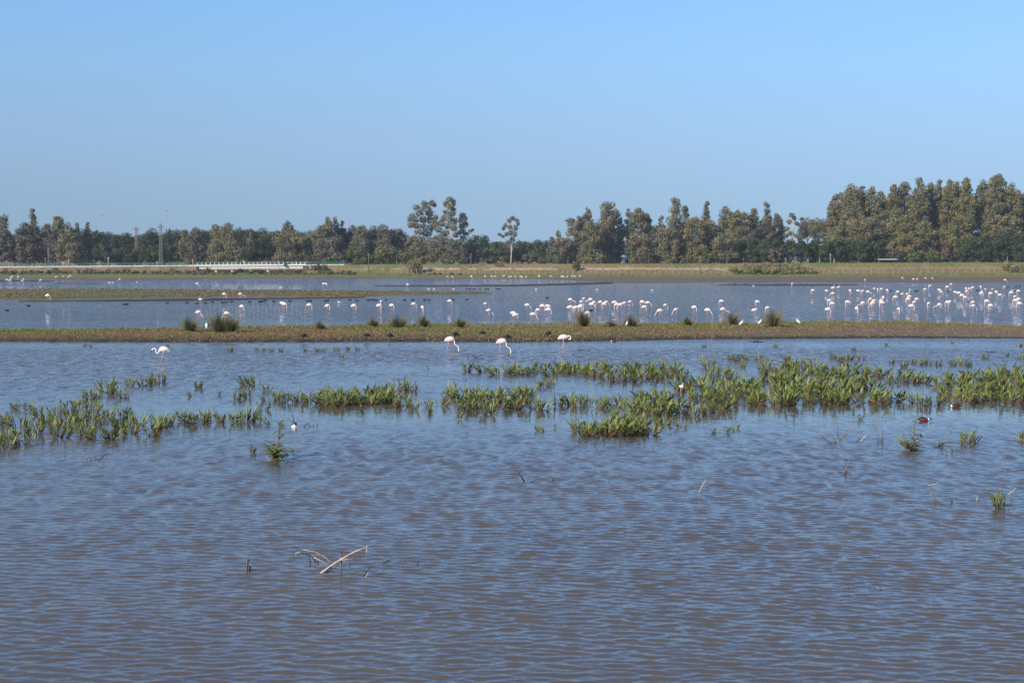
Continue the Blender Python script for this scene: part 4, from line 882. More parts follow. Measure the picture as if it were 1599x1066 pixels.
stilt = small_bird('stilt', [([(-.2, 0, .42), (-.08, 0, .4), (.06, 0, .4), (.12, 0, .42)], [.012, .05, .065, .04], 0, 1), ([(.1, 0, .44), (.14, 0, .52), (.18, 0, .55)], [.03, .022, .03], 0, 1), ([(.16, 0, .575), (.19, 0, .57)], [.026, .022], 1, 1), ([(-.2, 0, .44), (0, 0, .44)], [.02, .04], 1, 1),
                             ([(0, -.03, .38), (.02, -.03, -.1)], [.014, .01], 2, 1), ([(0, .03, .38), (-.04, .03, -.1)], [.014, .01], 2, 1)], [M['white'], M['black'], M['fl_leg']], [(.21, 0, .55), (.32, 0, .53)], M['black'])
put('stilt', stilt, 1064, 618, -1.2, 'black-capped white stilt standing among the centre-right plants', 'stilt', sc=1.0)
gull = small_bird('gull', [([(-.25, 0, .09), (-.12, 0, .09), (.02, 0, .08), (.12, 0, .08)], [.012, .06, .085, .05], 0, 1), ([(.09, 0, .11), (.14, 0, .17), (.17, 0, .19)], [.045, .038, .038], 0, 1)], [M['white']], [(.2, 0, .19), (.26, 0, .175)], M['yellow'])
gl = [(200, 108, 360), (400, 300, 434), (400, 643, 468), (400, 1020, 614), (600, 550, 448), (600, 612, 450), (600, 855, 452), (800, 295, 455), (800, 1045, 456), (1000, 1395, 408), (1000, 145, 465), (0, 1337, 368), (0, 1360, 369), (0, 1395, 367), (1399, 1102, 448), (1399, 1190, 450), (1399, 1435, 466)]
gz = {}
for x0, cx, cy in gl:
    px, py = x0 + cx / S, 395 + cy / S
    z = 'in the upper left channel' if px < 400 else 'beyond the long mud bank' if px < 800 and py < 460 else 'near the black waterbirds' if px < 800 else 'in mid channel right of centre' if px < 1190 else 'amid the right flock'
    gz.setdefault(z, []).append((px, py))
for z, l in gz.items():
    l.sort()
    for i, (px, py) in enumerate(l): put('gull', gull, px, py, rnd.choice([0, math.pi]), f'small white waterbird floating {z}, {ordn(i + 1)} from left', 'gull', 'white waterbirds floating on the channels', sc=1.3 if (px > 437 and px < 439) else 1.05)
# three birds in the air
for px, py, l in ((160, 335.5, 'tiny dark bird in flight above the left pine wood'), (262, 329.5, 'tiny dark bird in flight, lower left of the pair above the pylon'), (276.5, 326, 'tiny dark bird in flight, higher right of the pair above the pylon')):
    p = P(px, py, 430); e = tag(empty('flying_bird', p, rnd.uniform(0, 3)), l, 'bird', 'birds in flight over the wood')
    e.scale = (.8, .8, .8)
    g = MB(); g.tube([(-.3, 0, 0), (-.12, 0, 0), (.1, 0, .02), (.3, 0, .03)], [.015, .07, .08, .02], 7); g.build('body', M['black'], e, smooth=True)
    for s_ in (-1, 1): g = MB(); g.add([(-.12, 0, .03), (.12, 0, .03), (.05, s_ * .45, .2), (-.15, s_ * .75, .1), (-.16, s_ * .4, .17)], [(0, 1, 2, 4), (4, 2, 3)]); g.build('wing', M['black'], e)
# ================================================================ marsh plants, rushes, spit vegetation
def leafblade(mb, base, az, el, L, w, bend, col, mi=0, n=4, fold=.35, tipc=None):
    """a lance-shaped leaf folded along its midrib"""
    d = np.array((math.cos(az) * math.cos(el), math.sin(az) * math.cos(el), math.sin(el))); side = np.array((-math.sin(az), math.cos(az), 0.0))
    p = np.array(base, float); V = []; C = []; e = el
    for i in range(n + 1):
        t = i / n; ww = w * math.sin(math.pi * min(0.12 + t * 0.92, 1) ** 0.9) * .5 if i < n else 0.002
        dd = np.array((math.cos(az) * math.cos(e), math.sin(az) * math.cos(e), math.sin(e))); nn = np.cross(dd, side) * -1
        V += [p + side * ww + nn * ww * fold, p, p - side * ww + nn * ww * fold]
        c = np.array(col) if tipc is None else np.array(col) * (1 - t) + np.array(tipc) * t
        C += [c * 1.05, c * .9, c]
        p = p + dd * L / n; e -= bend / n
    Q = []
    for i in range(n):
        a = i * 3; Q += [(a, a + 1, a + 4, a + 3), (a + 1, a + 2, a + 5, a + 4)]
    mb.add(V, Q, mi, np.array(C))
GREEN = [(0.22, 0.27, 0.06), (0.27, 0.3, 0.08), (0.18, 0.23, 0.05), (0.33, 0.32, 0.11)]
DEAD = [(0.2, 0.11, 0.05), (0.14, 0.08, 0.045), (0.26, 0.19, 0.09)]
def tuft_mesh(kind, i):
    r = random.Random(100 + i * 7 + len(kind)); lf = MB(); st = MB()
    if kind == 'dock':
        R = .20; ns = 10
        for k in range(ns):
            a = r.uniform(0, 6.283); rr = R * math.sqrt(r.random()); b = (rr * math.cos(a), rr * math.sin(a), -.05); tilt = r.uniform(.03, .75); a2 = a + r.uniform(-.7, .7); L = r.uniform(.22, .42)
            tip = (b[0] + math.cos(a2) * math.sin(tilt) * L, b[1] + math.sin(a2) * math.sin(tilt) * L, b[2] + math.cos(tilt) * L)
            st.tube([(0, 0, -.12), b, tip], [.012, .011, .006], 4)
            for q in range(5):
                t = .12 + .88 * q / 4; p = [b[j] + (tip[j] - b[j]) * t for j in range(3)]
                el = r.uniform(.75, 1.35) if q > 1 else r.uniform(.35, .95); g = r.choice(GREEN) if q > 1 or r.random() < (.55 if q else .2) else r.choice(DEAD)
                leafblade(lf, p, a2 + r.uniform(-1.4, 1.4), el, r.uniform(.20, .36), r.uniform(.04, .066), r.uniform(0, .9), np.array(g) * r.uniform(.8, 1.15))
    elif kind == 'single':
        for k in range(4):
            a = r.uniform(0, 6.283); b = (r.uniform(-.05, .05), r.uniform(-.05, .05), -.05); tilt = r.uniform(.05, .7); L = r.uniform(.15, .3)
            tip = (b[0] + math.cos(a) * math.sin(tilt) * L, b[1] + math.sin(a) * math.sin(tilt) * L, b[2] + math.cos(tilt) * L); st.tube([(0, 0, -.12), b, tip], [.012, .011, .007], 4)
            for q in range(4):
                t = .3 + .7 * q / 3; p = [b[j] + (tip[j] - b[j]) * t for j in range(3)]
                leafblade(lf, p, a + r.uniform(-1.3, 1.3), r.uniform(.5, 1.3), r.uniform(.18, .34), r.uniform(.035, .06), r.uniform(0, .9), np.array(r.choice(GREEN)) * r.uniform(.8, 1.1))
    elif kind == 'herb':
        for k in range(7):
            a = r.uniform(0, 6.283) if k < 2 else (0.3 if k % 2 else 2.9) + r.uniform(-.7, .7); tilt = r.uniform(.0, .25) if k == 0 else r.uniform(.5, 1.25); L = r.uniform(.62, .78) if k == 0 else r.uniform(.3, .5)
            b = (0, 0, -.05); tip = (math.cos(a) * math.sin(tilt) * L, math.sin(a) * math.sin(tilt) * L, math.cos(tilt) * L + .02); st.tube([b, [(b[j] + tip[j]) / 2 + (.02 if j == 2 else 0) for j in range(3)], tip], [.010, .008, .004], 5)
            n = 20 if k == 0 else 12
            for q in range(n):
                t = .2 + .8 * q / (n - 1); p = [b[j] + (tip[j] - b[j]) * t for j in range(3)]
                leafblade(lf, p, q * 2.4 + r.uniform(-.3, .3), r.uniform(.0, .7) + (.5 if q == n - 1 else 0), r.uniform(.18, .29) * (1.1 - .3 * t), r.uniform(.045, .07), r.uniform(.3, 1.0), np.array(r.choice(GREEN)) * r.uniform(.75, 1.05))
    return lf.mesh('plant_leaves', [M['blade']], color=True), st.mesh('plant_stems', [M['stem']])
TM = {k: [tuft_mesh(k, i) for i in range(n)] for k, n in (('dock', 7), ('single', 4), ('herb', 2))}
TU = []
def tuft(px, py, hpx=34, kind='dock', zone=None, lab=None, wf=1.0, sink=0.0):
    x, y, _ = G(px, py); pm = F / y; s = hpx / pm / .745 * rnd.uniform(.92, 1.1)
    v = rnd.choice(TM[kind]); e = empty('marsh_plant', (x, y, -sink), rnd.uniform(0, 6.28)); e.scale = (s * wf, s * wf, s)
    for nm, me in zip(('leaves', 'stems'), v): o = bpy.data.objects.new(nm, me); COL.objects.link(o); o.parent = e
    TU.append((px, py, zone, lab, e, hpx))
for x, y, h in ((5, 700, 50), (20, 690, 46), (36, 695, 42), (10, 664, 38), (28, 668, 36), (55, 678, 46), (60, 650, 30), (75, 662, 36), (92, 684, 50), (84, 650, 34), (102, 668, 46), (115, 655, 40), (108, 640, 34), (122, 642, 38), (132, 684, 50), (128, 660, 42), (148, 686, 40),
                (150, 664, 38), (146, 645, 34), (176, 686, 48), (168, 655, 36), (190, 668, 40), (205, 678, 44), (196, 652, 32), (218, 664, 38), (240, 680, 46), (250, 668, 42), (262, 662, 34), (284, 658, 34), (298, 662, 36), (318, 660, 34), (330, 656, 34), (22, 640, 26), (46, 640, 28)):
    tuft(x, y, h * .86, zone='in the big left bed')
for x, y, h in ((348, 660, 28), (368, 662, 32), (390, 658, 34), (408, 660, 32), (420, 664, 26), (438, 666, 30)): tuft(x, y, h, 'single' if x > 400 else 'dock', 'right of the big left bed', wf=1.1)
for x, y, h in ((138, 624, 24), (150, 622, 22), (165, 612, 34), (178, 618, 28), (194, 622, 24), (202, 603, 22), (222, 603, 22), (238, 600, 22), (252, 598, 24)): tuft(x, y, h, zone='in the upper left patch')
for x, y, h in ((295, 620, 26), (310, 606, 20), (342, 618, 20), (370, 624, 24), (384, 602, 28), (398, 602, 24), (386, 622, 22), (416, 612, 20), (414, 627, 16)): tuft(x, y, h, 'single' if x in (295, 342) else 'dock', 'left of the middle bed')
for x, y, h in ((133, 541, 9), (143, 541, 7), (262, 541, 8), (360, 549, 13), (401, 547, 10), (412, 548, 10), (424, 549, 10), (438, 549, 11), (478, 549, 9), (496, 549, 11), (505, 549, 9), (526, 547, 11), (534, 557, 11), (544, 547, 12), (557, 547, 10)): tuft(x, y, h, zone='in the small row below the left spit')
tuft(396, 707, 30, 'single', lab='lone upright leafy sprout, left neighbour of the bushy foreground herb', wf=1.2)
tuft(434, 716, 56, 'herb', lab='bushy broad-leaved herb standing alone in the left foreground water', wf=1.35)
def bed(poly, n, h, zone, kind='dock', md=9):
    xs = [p[0] for p in poly]; ys = [p[1] for p in poly]; pts = []; tr = 0
    def ins(x, y):
        c = False; j = len(poly) - 1
        for i in range(len(poly)):
            if (poly[i][1] > y) != (poly[j][1] > y) and x < (poly[j][0] - poly[i][0]) * (y - poly[i][1]) / (poly[j][1] - poly[i][1]) + poly[i][0]: c = not c
            j = i
        return c
    while len(pts) < n and tr < 6000:
        tr += 1; x = rnd.uniform(min(xs), max(xs)); y = rnd.uniform(min(ys), max(ys))
        if ins(x, y) and all(((x - a) / md) ** 2 + ((y - b) / (md * .55)) ** 2 > 1 for a, b in pts): pts.append((x, y))
    for x, y in pts: tuft(x, y, h(x, y) * rnd.uniform(.85, 1.15), kind, zone, wf=1.4)
bed([(492, 622), (550, 622), (556, 634), (500, 636)], 9, lambda x, y: 30, 'in the middle bed, left half', md=10)
bed([(556, 622), (600, 620), (616, 630), (560, 634)], 9, lambda x, y: 30, 'in the middle bed, left half', md=10)
for x, y, h in ((430, 625, 24), (443, 628, 26), (463, 628, 26), (478, 630, 24), (412, 640, 20)): tuft(x, y, h, zone='left of the middle bed')
for x, y, h in ((618, 612, 26), (632, 609, 28), (645, 612, 24), (622, 636, 28), (635, 632, 24), (650, 640, 26), (668, 636, 22), (672, 645, 18), (690, 634, 26), (700, 622, 24)): tuft(x, y, h, zone='in the middle bed, centre gap')
bed([(706, 622), (800, 610), (830, 625), (800, 642), (740, 646), (708, 636)], 12, lambda x, y: 30, 'in the middle bed, right half', md=12)
tuft(716, 655, 24, 'single', zone='in the middle bed, right half'); tuft(767, 647, 36, zone='in the middle bed, right half')
for x, y, h in ((815, 622, 32), (824, 618, 26), (845, 606, 24), (858, 604, 20), (838, 640, 32), (850, 642, 30), (872, 634, 28), (890, 632, 28), (902, 636, 30), (914, 632, 26), (935, 638, 28), (943, 632, 24), (962, 637, 30), (968, 630, 24)): tuft(x, y, h, zone='right of the middle bed')
bed([(745, 580), (860, 578), (1060, 576), (1072, 592), (1000, 600), (950, 598), (920, 588), (760, 588)], 34, lambda x, y: 24, 'in the long upper bed', md=12)
tuft(727, 580, 24, zone='in the long upper bed')
bed([(984, 634), (1040, 612), (1066, 640), (1074, 650), (1010, 654), (985, 642)], 12, lambda x, y: 31, 'in the centre-right bed', md=11)
bed([(1060, 606), (1105, 600), (1145, 605), (1150, 628), (1120, 640), (1070, 622)], 12, lambda x, y: 32, 'in the centre-right bed', md=12)
for x, y, h in ((1086, 650, 26), (1100, 646, 24), (1118, 644, 30), (1130, 646, 28), (1116, 676, 26), (1135, 676, 30), (1152, 669, 22), (1145, 672, 18)): tuft(x, y, h, 'single' if y > 660 else 'dock', 'at the front of the centre-right bed')
for x, y, h in ((838, 672, 24), (848, 673, 22), (866, 668, 16), (896, 668, 14)): tuft(x, y, h, 'single', 'in the short row left of the front clump', wf=1.1)
bed([(902, 674), (934, 672), (936, 682), (905, 684)], 4, lambda x, y: 30, 'in the front clump', md=11)
bed([(940, 668), (1010, 664), (1016, 680), (944, 684)], 12, lambda x, y: 31, 'in the front clump', md=11)
for x, y, h in ((972, 664, 44), (984, 662, 36), (1028, 666, 24), (1040, 664, 22), (1064, 668, 20)): tuft(x, y, h, zone='in the front clump')
for x, y, h in ((1105, 575, 28), (1112, 588, 30), (1128, 584, 26), (1140, 592, 28), (1140, 562, 18), (1152, 564, 18), (1158, 574, 18), (1168, 562, 18), (1182, 562, 18), (1190, 570, 18)): tuft(x, y, h, zone='behind the great right bed')
bed([(1155, 610), (1200, 590), (1290, 592), (1340, 606), (1405, 620), (1420, 626), (1390, 632), (1160, 634)], 39, lambda x, y: 32, 'in the great right bed, left half', md=12)
bed([(1190, 576), (1290, 572), (1330, 588), (1260, 592), (1200, 588)], 11, lambda x, y: 24, 'behind the great right bed', md=13)
bed([(1300, 578), (1440, 582), (1445, 598), (1350, 602), (1300, 592)], 12, lambda x, y: 24, 'behind the great right bed', md=13)
bed([(1470, 600), (1530, 588), (1640, 584), (1640, 634), (1480, 632)], 38, lambda x, y: 30, 'in the great right bed, right half', md=13)
for x, y, h in ((1428, 630, 26), (1444, 634, 26), (1460, 632, 24), (1230, 562, 16), (1302, 560, 18), (1313, 566, 20), (1326, 562, 18), (1345, 562, 14), (1392, 568, 12), (1412, 574, 18), (1425, 568, 16), (1436, 570, 18), (1448, 570, 16), (1465, 571, 16), (1488, 571, 18), (1502, 570, 18),
                (1514, 572, 16), (1538, 560, 13), (1572, 556, 10), (1211, 542, 12), (1100, 542, 8), (1384, 540, 10), (1489, 536, 8), (1592, 541, 12), (1594, 560, 14), (1334, 548, 10)): tuft(x, y, h, zone='scattered about the right bed' if y > 600 or y < 545 else 'in the thin rows behind the right bed')
tuft(1345, 655, 24, 'single', lab='small lone green sprout just below the great right bed', wf=1.1)
tuft(1426, 704, 52, 'herb', lab='broad-leaved herb standing in open water below the swimming shoveler')
tuft(1467, 698, 28, 'single', lab='forked leafy sprout right of the broad-leaved herb', wf=1.3)
tuft(1486, 706, 26, 'single', lab='thin single leafy stalk between forked sprout and grassy clump', wf=.6)
tuft(1508, 693, 36, lab='grassy upright clump right of the thin leafy stalk'); tuft(1523, 692, 30, 'single', lab='short sprout touching the right side of the grassy clump')
tuft(1594, 688, 36, 'single', lab='leafy plant cut by the right edge above the tall-twigged clump', wf=1.1)
tuft(1566, 794, 54, lab='compact green clump with tall thin twig, nearest at the right', wf=.7)
tuft(1375, 690, 26, 'single', lab='stalky green plant among dead stems right of the grey brushwood', wf=.7)
zn = {}
for t in TU: zn.setdefault(t[2], []).append(t)
# the smallest plants, farthest off, past the three hundred that show largest: one object
RESTZ = ['in the small row below the left spit', 'in the thin rows behind the right bed', 'behind the great right bed', 'scattered about the right bed']
print({z: (len(v), round(sum(t[5] for t in v) / len(v), 1)) for z, v in zn.items()})
bpy.context.view_layer.update(); mbs = MB()
for z in RESTZ:
    for t in zn.pop(z):
        for ch in [q for q in t[4].children]:
            me = ch.data; nv = len(me.vertices); co_ = np.empty(nv * 3); me.vertices.foreach_get('co', co_); co_ = co_.reshape(-1, 3)
            mw = np.array(t[4].matrix_world); co_ = co_ @ mw[:3, :3].T + mw[:3, 3]
            lv = np.empty(len(me.loops), np.int32); me.loops.foreach_get('vertex_index', lv)
            lt = np.empty(len(me.polygons), np.int32); me.polygons.foreach_get('loop_total', lt)
            cl_ = np.full((nv, 3), (0.16, 0.09, 0.05))
            if me.color_attributes: b_ = np.empty(nv * 4); me.color_attributes[0].data.foreach_get('color', b_); cl_ = b_.reshape(-1, 4)[:, :3]
            mbs.V.append(co_); mbs.L.append(lv + mbs.n); mbs.T.append(lt); mbs.M.append(np.zeros(len(lt), int)); mbs.C.append(cl_); mbs.n += nv
            bpy.data.objects.remove(ch)
        bpy.data.objects.remove(t[4])
tag(mbs.build('small_marsh_plants', M['blade'], color=True), kind='stuff')
for z, ts in zn.items():
    if z is None:
        for t in ts: tag(t[4], t[3], 'plant', 'green marsh plants standing in the water')
        continue
    ts.sort(key=lambda t: t[0])
    for i, t in enumerate(ts): tag(t[4], f'green leafy marsh plant {z}, {ordn(i + 1)} from left', 'plant', 'green marsh plants standing in the water')
print('tufts', len(TU), 'trees', len(TREES), 'flamingos', len(FL))

# --- rush tussocks on the spit
def zspit(x, y): return 0.30
def tussock(px, py, hpx, wpx, lab, dry=.25):
    x, y, _ = G(px, py, .28); s = y / F; h = hpx * s; w_ = wpx * s
    e = tag(empty('rush_tussock', (x, y, .24)), lab, 'tussock', 'rush tussocks on the grassy spit'); mb = MB(); r = rnd
    for k in range(360):
        a = r.uniform(0, 6.283); rr = w_ * .2 * math.sqrt(r.random()); t = min(abs(r.gauss(0, .5)), 1.3) * min(w_ / h * .95, 1.15); L = h * r.uniform(.45, 1.12)
        d = np.array((math.cos(a) * math.sin(t), math.sin(a) * math.sin(t), math.cos(t))); b = np.array((rr * math.cos(a), rr * math.sin(a), 0)); sd = np.array((-math.sin(a + 1), math.cos(a + 1), 0)) * r.uniform(.014, .024)
        m = b + d * L * .5; tp = b + d * L + np.array((math.cos(a), math.sin(a), -.6)) * L * .06
        c = np.array(r.choice([(0.19, 0.2, 0.075), (0.15, 0.165, 0.065), (0.25, 0.21, 0.1)]) if r.random() > dry else r.choice([(0.3, 0.19, 0.11), (0.23, 0.14, 0.09)])) * r.uniform(.8, 1.2)
        mb.add([b - sd, b + sd, m + sd * .8, m - sd * .8, tp + sd * .15, tp - sd * .15], [(0, 1, 2, 3), (3, 2, 4, 5)], 0, c)
    mb.build('blades', M['cover'], e, color=True)
    g = MB(); 
    for k in range(90):
        a = r.uniform(0, 6.283); rr = w_ * .42 * math.sqrt(r.random()); g_ = np.array((0.2, 0.12, 0.065)) * r.uniform(.6, 1.2)
        leafblade(g, (rr * math.cos(a), rr * math.sin(a), -.02), a + r.uniform(-1, 1), r.uniform(.3, 1.3), r.uniform(.12, .3), .03, .5, g_)
    g.build('thatch', M['cover'], e, color=True)
tussock(296, 518.5, 27, 25, 'tall green rush tussock left of the heron', .12)
tussock(342, 519.5, 35, 28, 'tallest rush tussock, right of the heron, left one of a joined pair', .12); tussock(361, 519.5, 29, 25, 'rush tussock joined to the right of the tallest one')
tussock(500, 514.8, 15, 17, 'small rush tussock alone between the joined pair and the next cluster'); tussock(582.5, 510.5, 15, 17, 'low rush tussock left of the round medium one')
tussock(621, 512.5, 23, 27, 'round medium rush tussock, middle of three left of centre'); tussock(662, 511.5, 20, 20, 'narrow rush tussock, rightmost of three left of centre'); tussock(718, 511, 16, 17, 'small brownish rush tussock above the first feeding flamingo', .4)
tussock(910, 510.5, 28, 20, 'tall reddish tipped tussock below the dense flamingo cluster', .5); tussock(954, 510, 11, 18, 'low sparse tussock between two larger ones right of centre', .4); tussock(985, 510, 20, 26, 'wide drooping tussock with a white egret at its left', .2)
tussock(1073, 508.5, 16, 16, 'small rush tussock alone in the right-centre stretch'); tussock(1143, 507.5, 21, 20, 'medium rush tussock left of the two egrets'); tussock(1206, 509.5, 29, 28, 'large wide rush tussock right of the two egrets', .25)
# --- dead brush on the back rim of the spit
def brush(px, py, hpx, wpx, lab, m='twig', n=40, grp='dead brush on the spit', z=.26):
    x, y, _ = G(px, py, z); s = y / F; h = hpx * s; w_ = wpx * s; e = tag(empty('dead_shrub', (x, y, z - .04)), lab, 'shrub', grp); g = MB()
    for k in range(n):
        b = np.array((rnd.uniform(-.5, .5) * w_ * .8, rnd.uniform(-.3, .3), 0)); L = h * rnd.uniform(.4, 1.05); a = rnd.uniform(0, 6.28); t = rnd.uniform(0, .8)
        d = np.array((math.cos(a) * math.sin(t), math.sin(a) * math.sin(t), math.cos(t))); m1 = b + d * L * .55 + rnd.uniform(-.05, .05); tp = b + d * L + np.array((rnd.uniform(-.1, .1), 0, 0))
        g.tube([b, m1, tp], [.012, .008, .003], 3); g.tube([m1, m1 + (d + np.array((rnd.uniform(-.8, .8), rnd.uniform(-.8, .8), 0))) * L * .3], [.007, .003], 3)
    g.build('twigs', M[m], e)
for a in ((823, 511, 13, 34, 'grey-purple dead brush on the spit rim left of the centre tussock'), (860, 511, 12, 40, 'dead brush on the spit rim between grey-purple brush and tall reddish tussock'), (884, 511, 9, 26, 'low dead brush touching the left side of the tall reddish tussock'), (932, 511, 13, 26, 'dead brush at the right foot of the tall reddish tussock'), (776, 511.5, 17, 22, 'tall thin dead stems on the spit above the second feeding flamingo'),
          (742, 512, 11, 24, 'low dead brush right of the small brownish tussock'), (795, 511.5, 14, 20, 'thin dead brush at the spit rim left of the grey-purple brush'), (26, 523, 10, 16, 'dead brush at the left end of the spit'), (1112, 510, 20, 3, 'single thin dead stem on the spit before the right egrets'), (1023, 510, 9, 6, 'short dead stems on the spit right of the wide drooping tussock'), (700, 512, 12, 3, 'pair of thin dead stems left of the small brownish tussock'),
          (1109, 539, 40, 4, 'tall thin dead stem rising from the water before the spit at right centre')):
    brush(*a, n=5 if a[3] < 8 else int(a[3] * 1.5), z=.26 if a[1] < 530 else 0)

# --- low vegetation carpet on the spit: nobody could count it
mb = MB(); N_ = 52000
pxs = RG.uniform(-120, 1720, N_); v = RG.random(N_) ** .85
xt, yt = GN(pxs, itp(pxs, SPT)); xb, yb = GN(pxs, itp(pxs, SPB)); X = xb + (xt - xb) * v; Y = yb + (yt - yb) * v
bare = itp(pxs, [(900, 0), (1150, .35), (1300, .6), (1600, .9)]) * (v < .6) + (v < .03) * .5
dn = fbm(X * .8, Y * .5, 91)
keep = (RG.random(N_) > bare) & (RG.random(N_) < .35 + 1.3 * dn)
X, Y, v, pxs = X[keep], Y[keep], v[keep], pxs[keep]; n = len(X)
prof = np.sin(np.clip(np.minimum(v * 6, (1 - v) * 8), 0, 1) * math.pi / 2)
Zs = itp(pxs, [(0, .34), (1000, .32), (1300, .22), (1599, .12)]) * prof + (fbm(X * .5, Y * .5, 12) - .5) * .14 - .04
n1 = fbm(X * .12, Y * .16, 95); n2 = RG.random(n)
gr = itp(pxs, [(0, .5), (130, .3), (240, -.05), (430, .0), (560, .12), (760, .35), (960, .3), (1200, .05), (1400, .1), (1600, 0)]) + (v - .5) * .7 + (n1 - .5) * 1.0
isg = (RG.random(n) < np.clip(gr, .08, .95)); hgt = np.where(isg, RG.uniform(.08, .22, n), RG.uniform(.05, .15, n)) * (0.7 + .7 * n1) * (1 + 1.1 * np.clip((v - .8) * 5, 0, 1) * (fbm(X * .35, X * 0 + 2, 97, 4) > .5))
for k in range(3):
    a = RG.uniform(0, 6.283, n); t = RG.uniform(.1, 1.0, n); w_ = RG.uniform(.015, .04, n)
    b = np.stack([X + RG.normal(size=n) * .06, Y + RG.normal(size=n) * .06, Zs], -1); d = np.stack([np.cos(a) * np.sin(t), np.sin(a) * np.sin(t), np.cos(t)], -1) * hgt[:, None]
    sd = np.stack([-np.sin(a + .8), np.cos(a + .8), np.zeros(n)], -1) * w_[:, None]
    V = np.stack([b - sd * .5, b + sd * .5, b + d * .6 + sd, b + d], 1).reshape(-1, 3)
    cg = np.array([(0.17, 0.19, 0.05), (0.20, 0.21, 0.06), (0.13, 0.16, 0.045)])[RG.integers(0, 3, n)]; cb = np.array([(0.26, 0.16, 0.085), (0.22, 0.115, 0.07), (0.19, 0.15, 0.07), (0.30, 0.22, 0.12)])[RG.integers(0, 4, n)]
    c = np.where(isg[:, None], cg, cb) * RG.uniform(.85, 1.4, (n, 1)); mb.add(V, np.arange(n * 4).reshape(n, 4), 0, np.repeat(c, 4, 0))
tag(mb.build('low_vegetation', M['cover'], color=True), kind='stuff')

# short sward on the mud bank and the far meadow
def sward(name, n, X, Y, Z, size, cols):
    mb = MB()
    for k in range(2):
        a = RG.uniform(0, 6.283, n); t = RG.uniform(.1, .9, n); b = np.stack([X + RG.normal(size=n) * size, Y + RG.normal(size=n) * size, Z - .03], -1)
        d = np.stack([np.cos(a) * np.sin(t), np.sin(a) * np.sin(t), np.cos(t)], -1) * (RG.uniform(.5, 1.3, n) * size)[:, None]; sd = np.stack([-np.sin(a), np.cos(a), np.zeros(n)], -1) * size * .4
        V = np.stack([b - sd * .5, b + sd * .5, b + d * .7 + sd, b + d], 1).reshape(-1, 3); c = np.array(cols)[RG.integers(0, len(cols), n)] * RG.uniform(.75, 1.3, (n, 1))
        mb.add(V, np.arange(n * 4).reshape(n, 4), 0, np.repeat(c, 4, 0))
    tag(mb.build(name, M['cover'], color=True), kind='stuff')
n = 16000; pxs = RG.uniform(-200, 755, n); v = RG.uniform(.04, .96, n); xt, yt = GN(pxs, itp(pxs, MBT)); xb, yb = GN(pxs, itp(pxs, MBB)); X = xb + (xt - xb) * v; Y = yb + (yt - yb) * v
k = fbm(X * .08, Y * .05, 61) > RG.uniform(.25, .7, n); X, Y, v, pxs = X[k], Y[k], v[k], pxs[k]
sward('bank_grass', len(X), X, Y, itp(pxs, [(300, .35), (768, .15)]) * np.sin(np.clip(np.minimum(v * 6, (1 - v) * 8), 0, 1) * math.pi / 2), .2, [(0.19, 0.15, 0.08), (0.15, 0.16, 0.055), (0.24, 0.17, 0.1)])
n = 26000; pxs = RG.uniform(-200, 1800, n); _, ysh = GN(pxs, np.minimum(itp(pxs, MUDTOP), itp(pxs, SHORE) - .5)); Y = ysh + (YB - ysh) * RG.random(n) ** .8; _, y0 = GN(pxs, itp(pxs, SHORE))
X = (pxs - CX) * Y / F; Z = np.clip((Y - y0) / (YB - y0), 0, 1) ** .7 * zbase(pxs)
k = fbm(X * .05, Y * .05, 62) > RG.uniform(.2, .65, n)
sward('meadow_grass', int(k.sum()), X[k], Y[k], Z[k], .3, [(0.17, 0.21, 0.055), (0.22, 0.22, 0.07), (0.26, 0.2, 0.09), (0.13, 0.17, 0.05)])
n = 16000; pxs = RG.uniform(-200, 1800, n); Y = RG.uniform(YB, YR, n); X = (pxs - CX) * Y / F; k = (fbm(X * .06, Y * .15, 63) > RG.uniform(.3, .75, n)) & ((pxs < 300) | (pxs > 485))
pl = pxs[k] < 540
sward('embankment_grass', int(k.sum()), X[k], Y[k], land_z(pxs[k], Y[k]), .3, [(0.2, 0.2, 0.07), (0.26, 0.2, 0.09), (0.30, 0.21, 0.11), (0.16, 0.17, 0.06)])

# ================================================================ dead branches and twigs standing in the water
def pp(px, py, Y): return P(px, py, Y)
def snag(name, px, py, strokes, lab, cat='branch', grp=None, thick=1.08, m='twig', dy=0.0):
    """strokes: polylines in photo pixels relative to the base, each with pixel widths; the depth of every joint wanders"""
    x, y, _ = G(px, py); s = y / F; e = tag(empty(name, (x, y, 0)), lab, cat, grp); 
    for st in strokes:
        pts, w0, w1 = st[0], st[1], st[2]; mm = st[3] if len(st) > 3 else m; part = st[4] if len(st) > 4 else 'twig'
        g = MB(); P3 = []; yo = rnd.uniform(-.06, .06)
        for k, (a, b) in enumerate(pts):
            yo += rnd.uniform(-.07, .07); P3.append((a * s, yo, (-b) * s - (.03 if b >= -1 and k == 0 else 0)))
        g.tube(P3, np.linspace(w0 * s / 2, w1 * s / 2, len(P3)) * thick, 6); g.build(part, M[mm], e, smooth=True)
GS = 'dead twigs sticking out of the water'
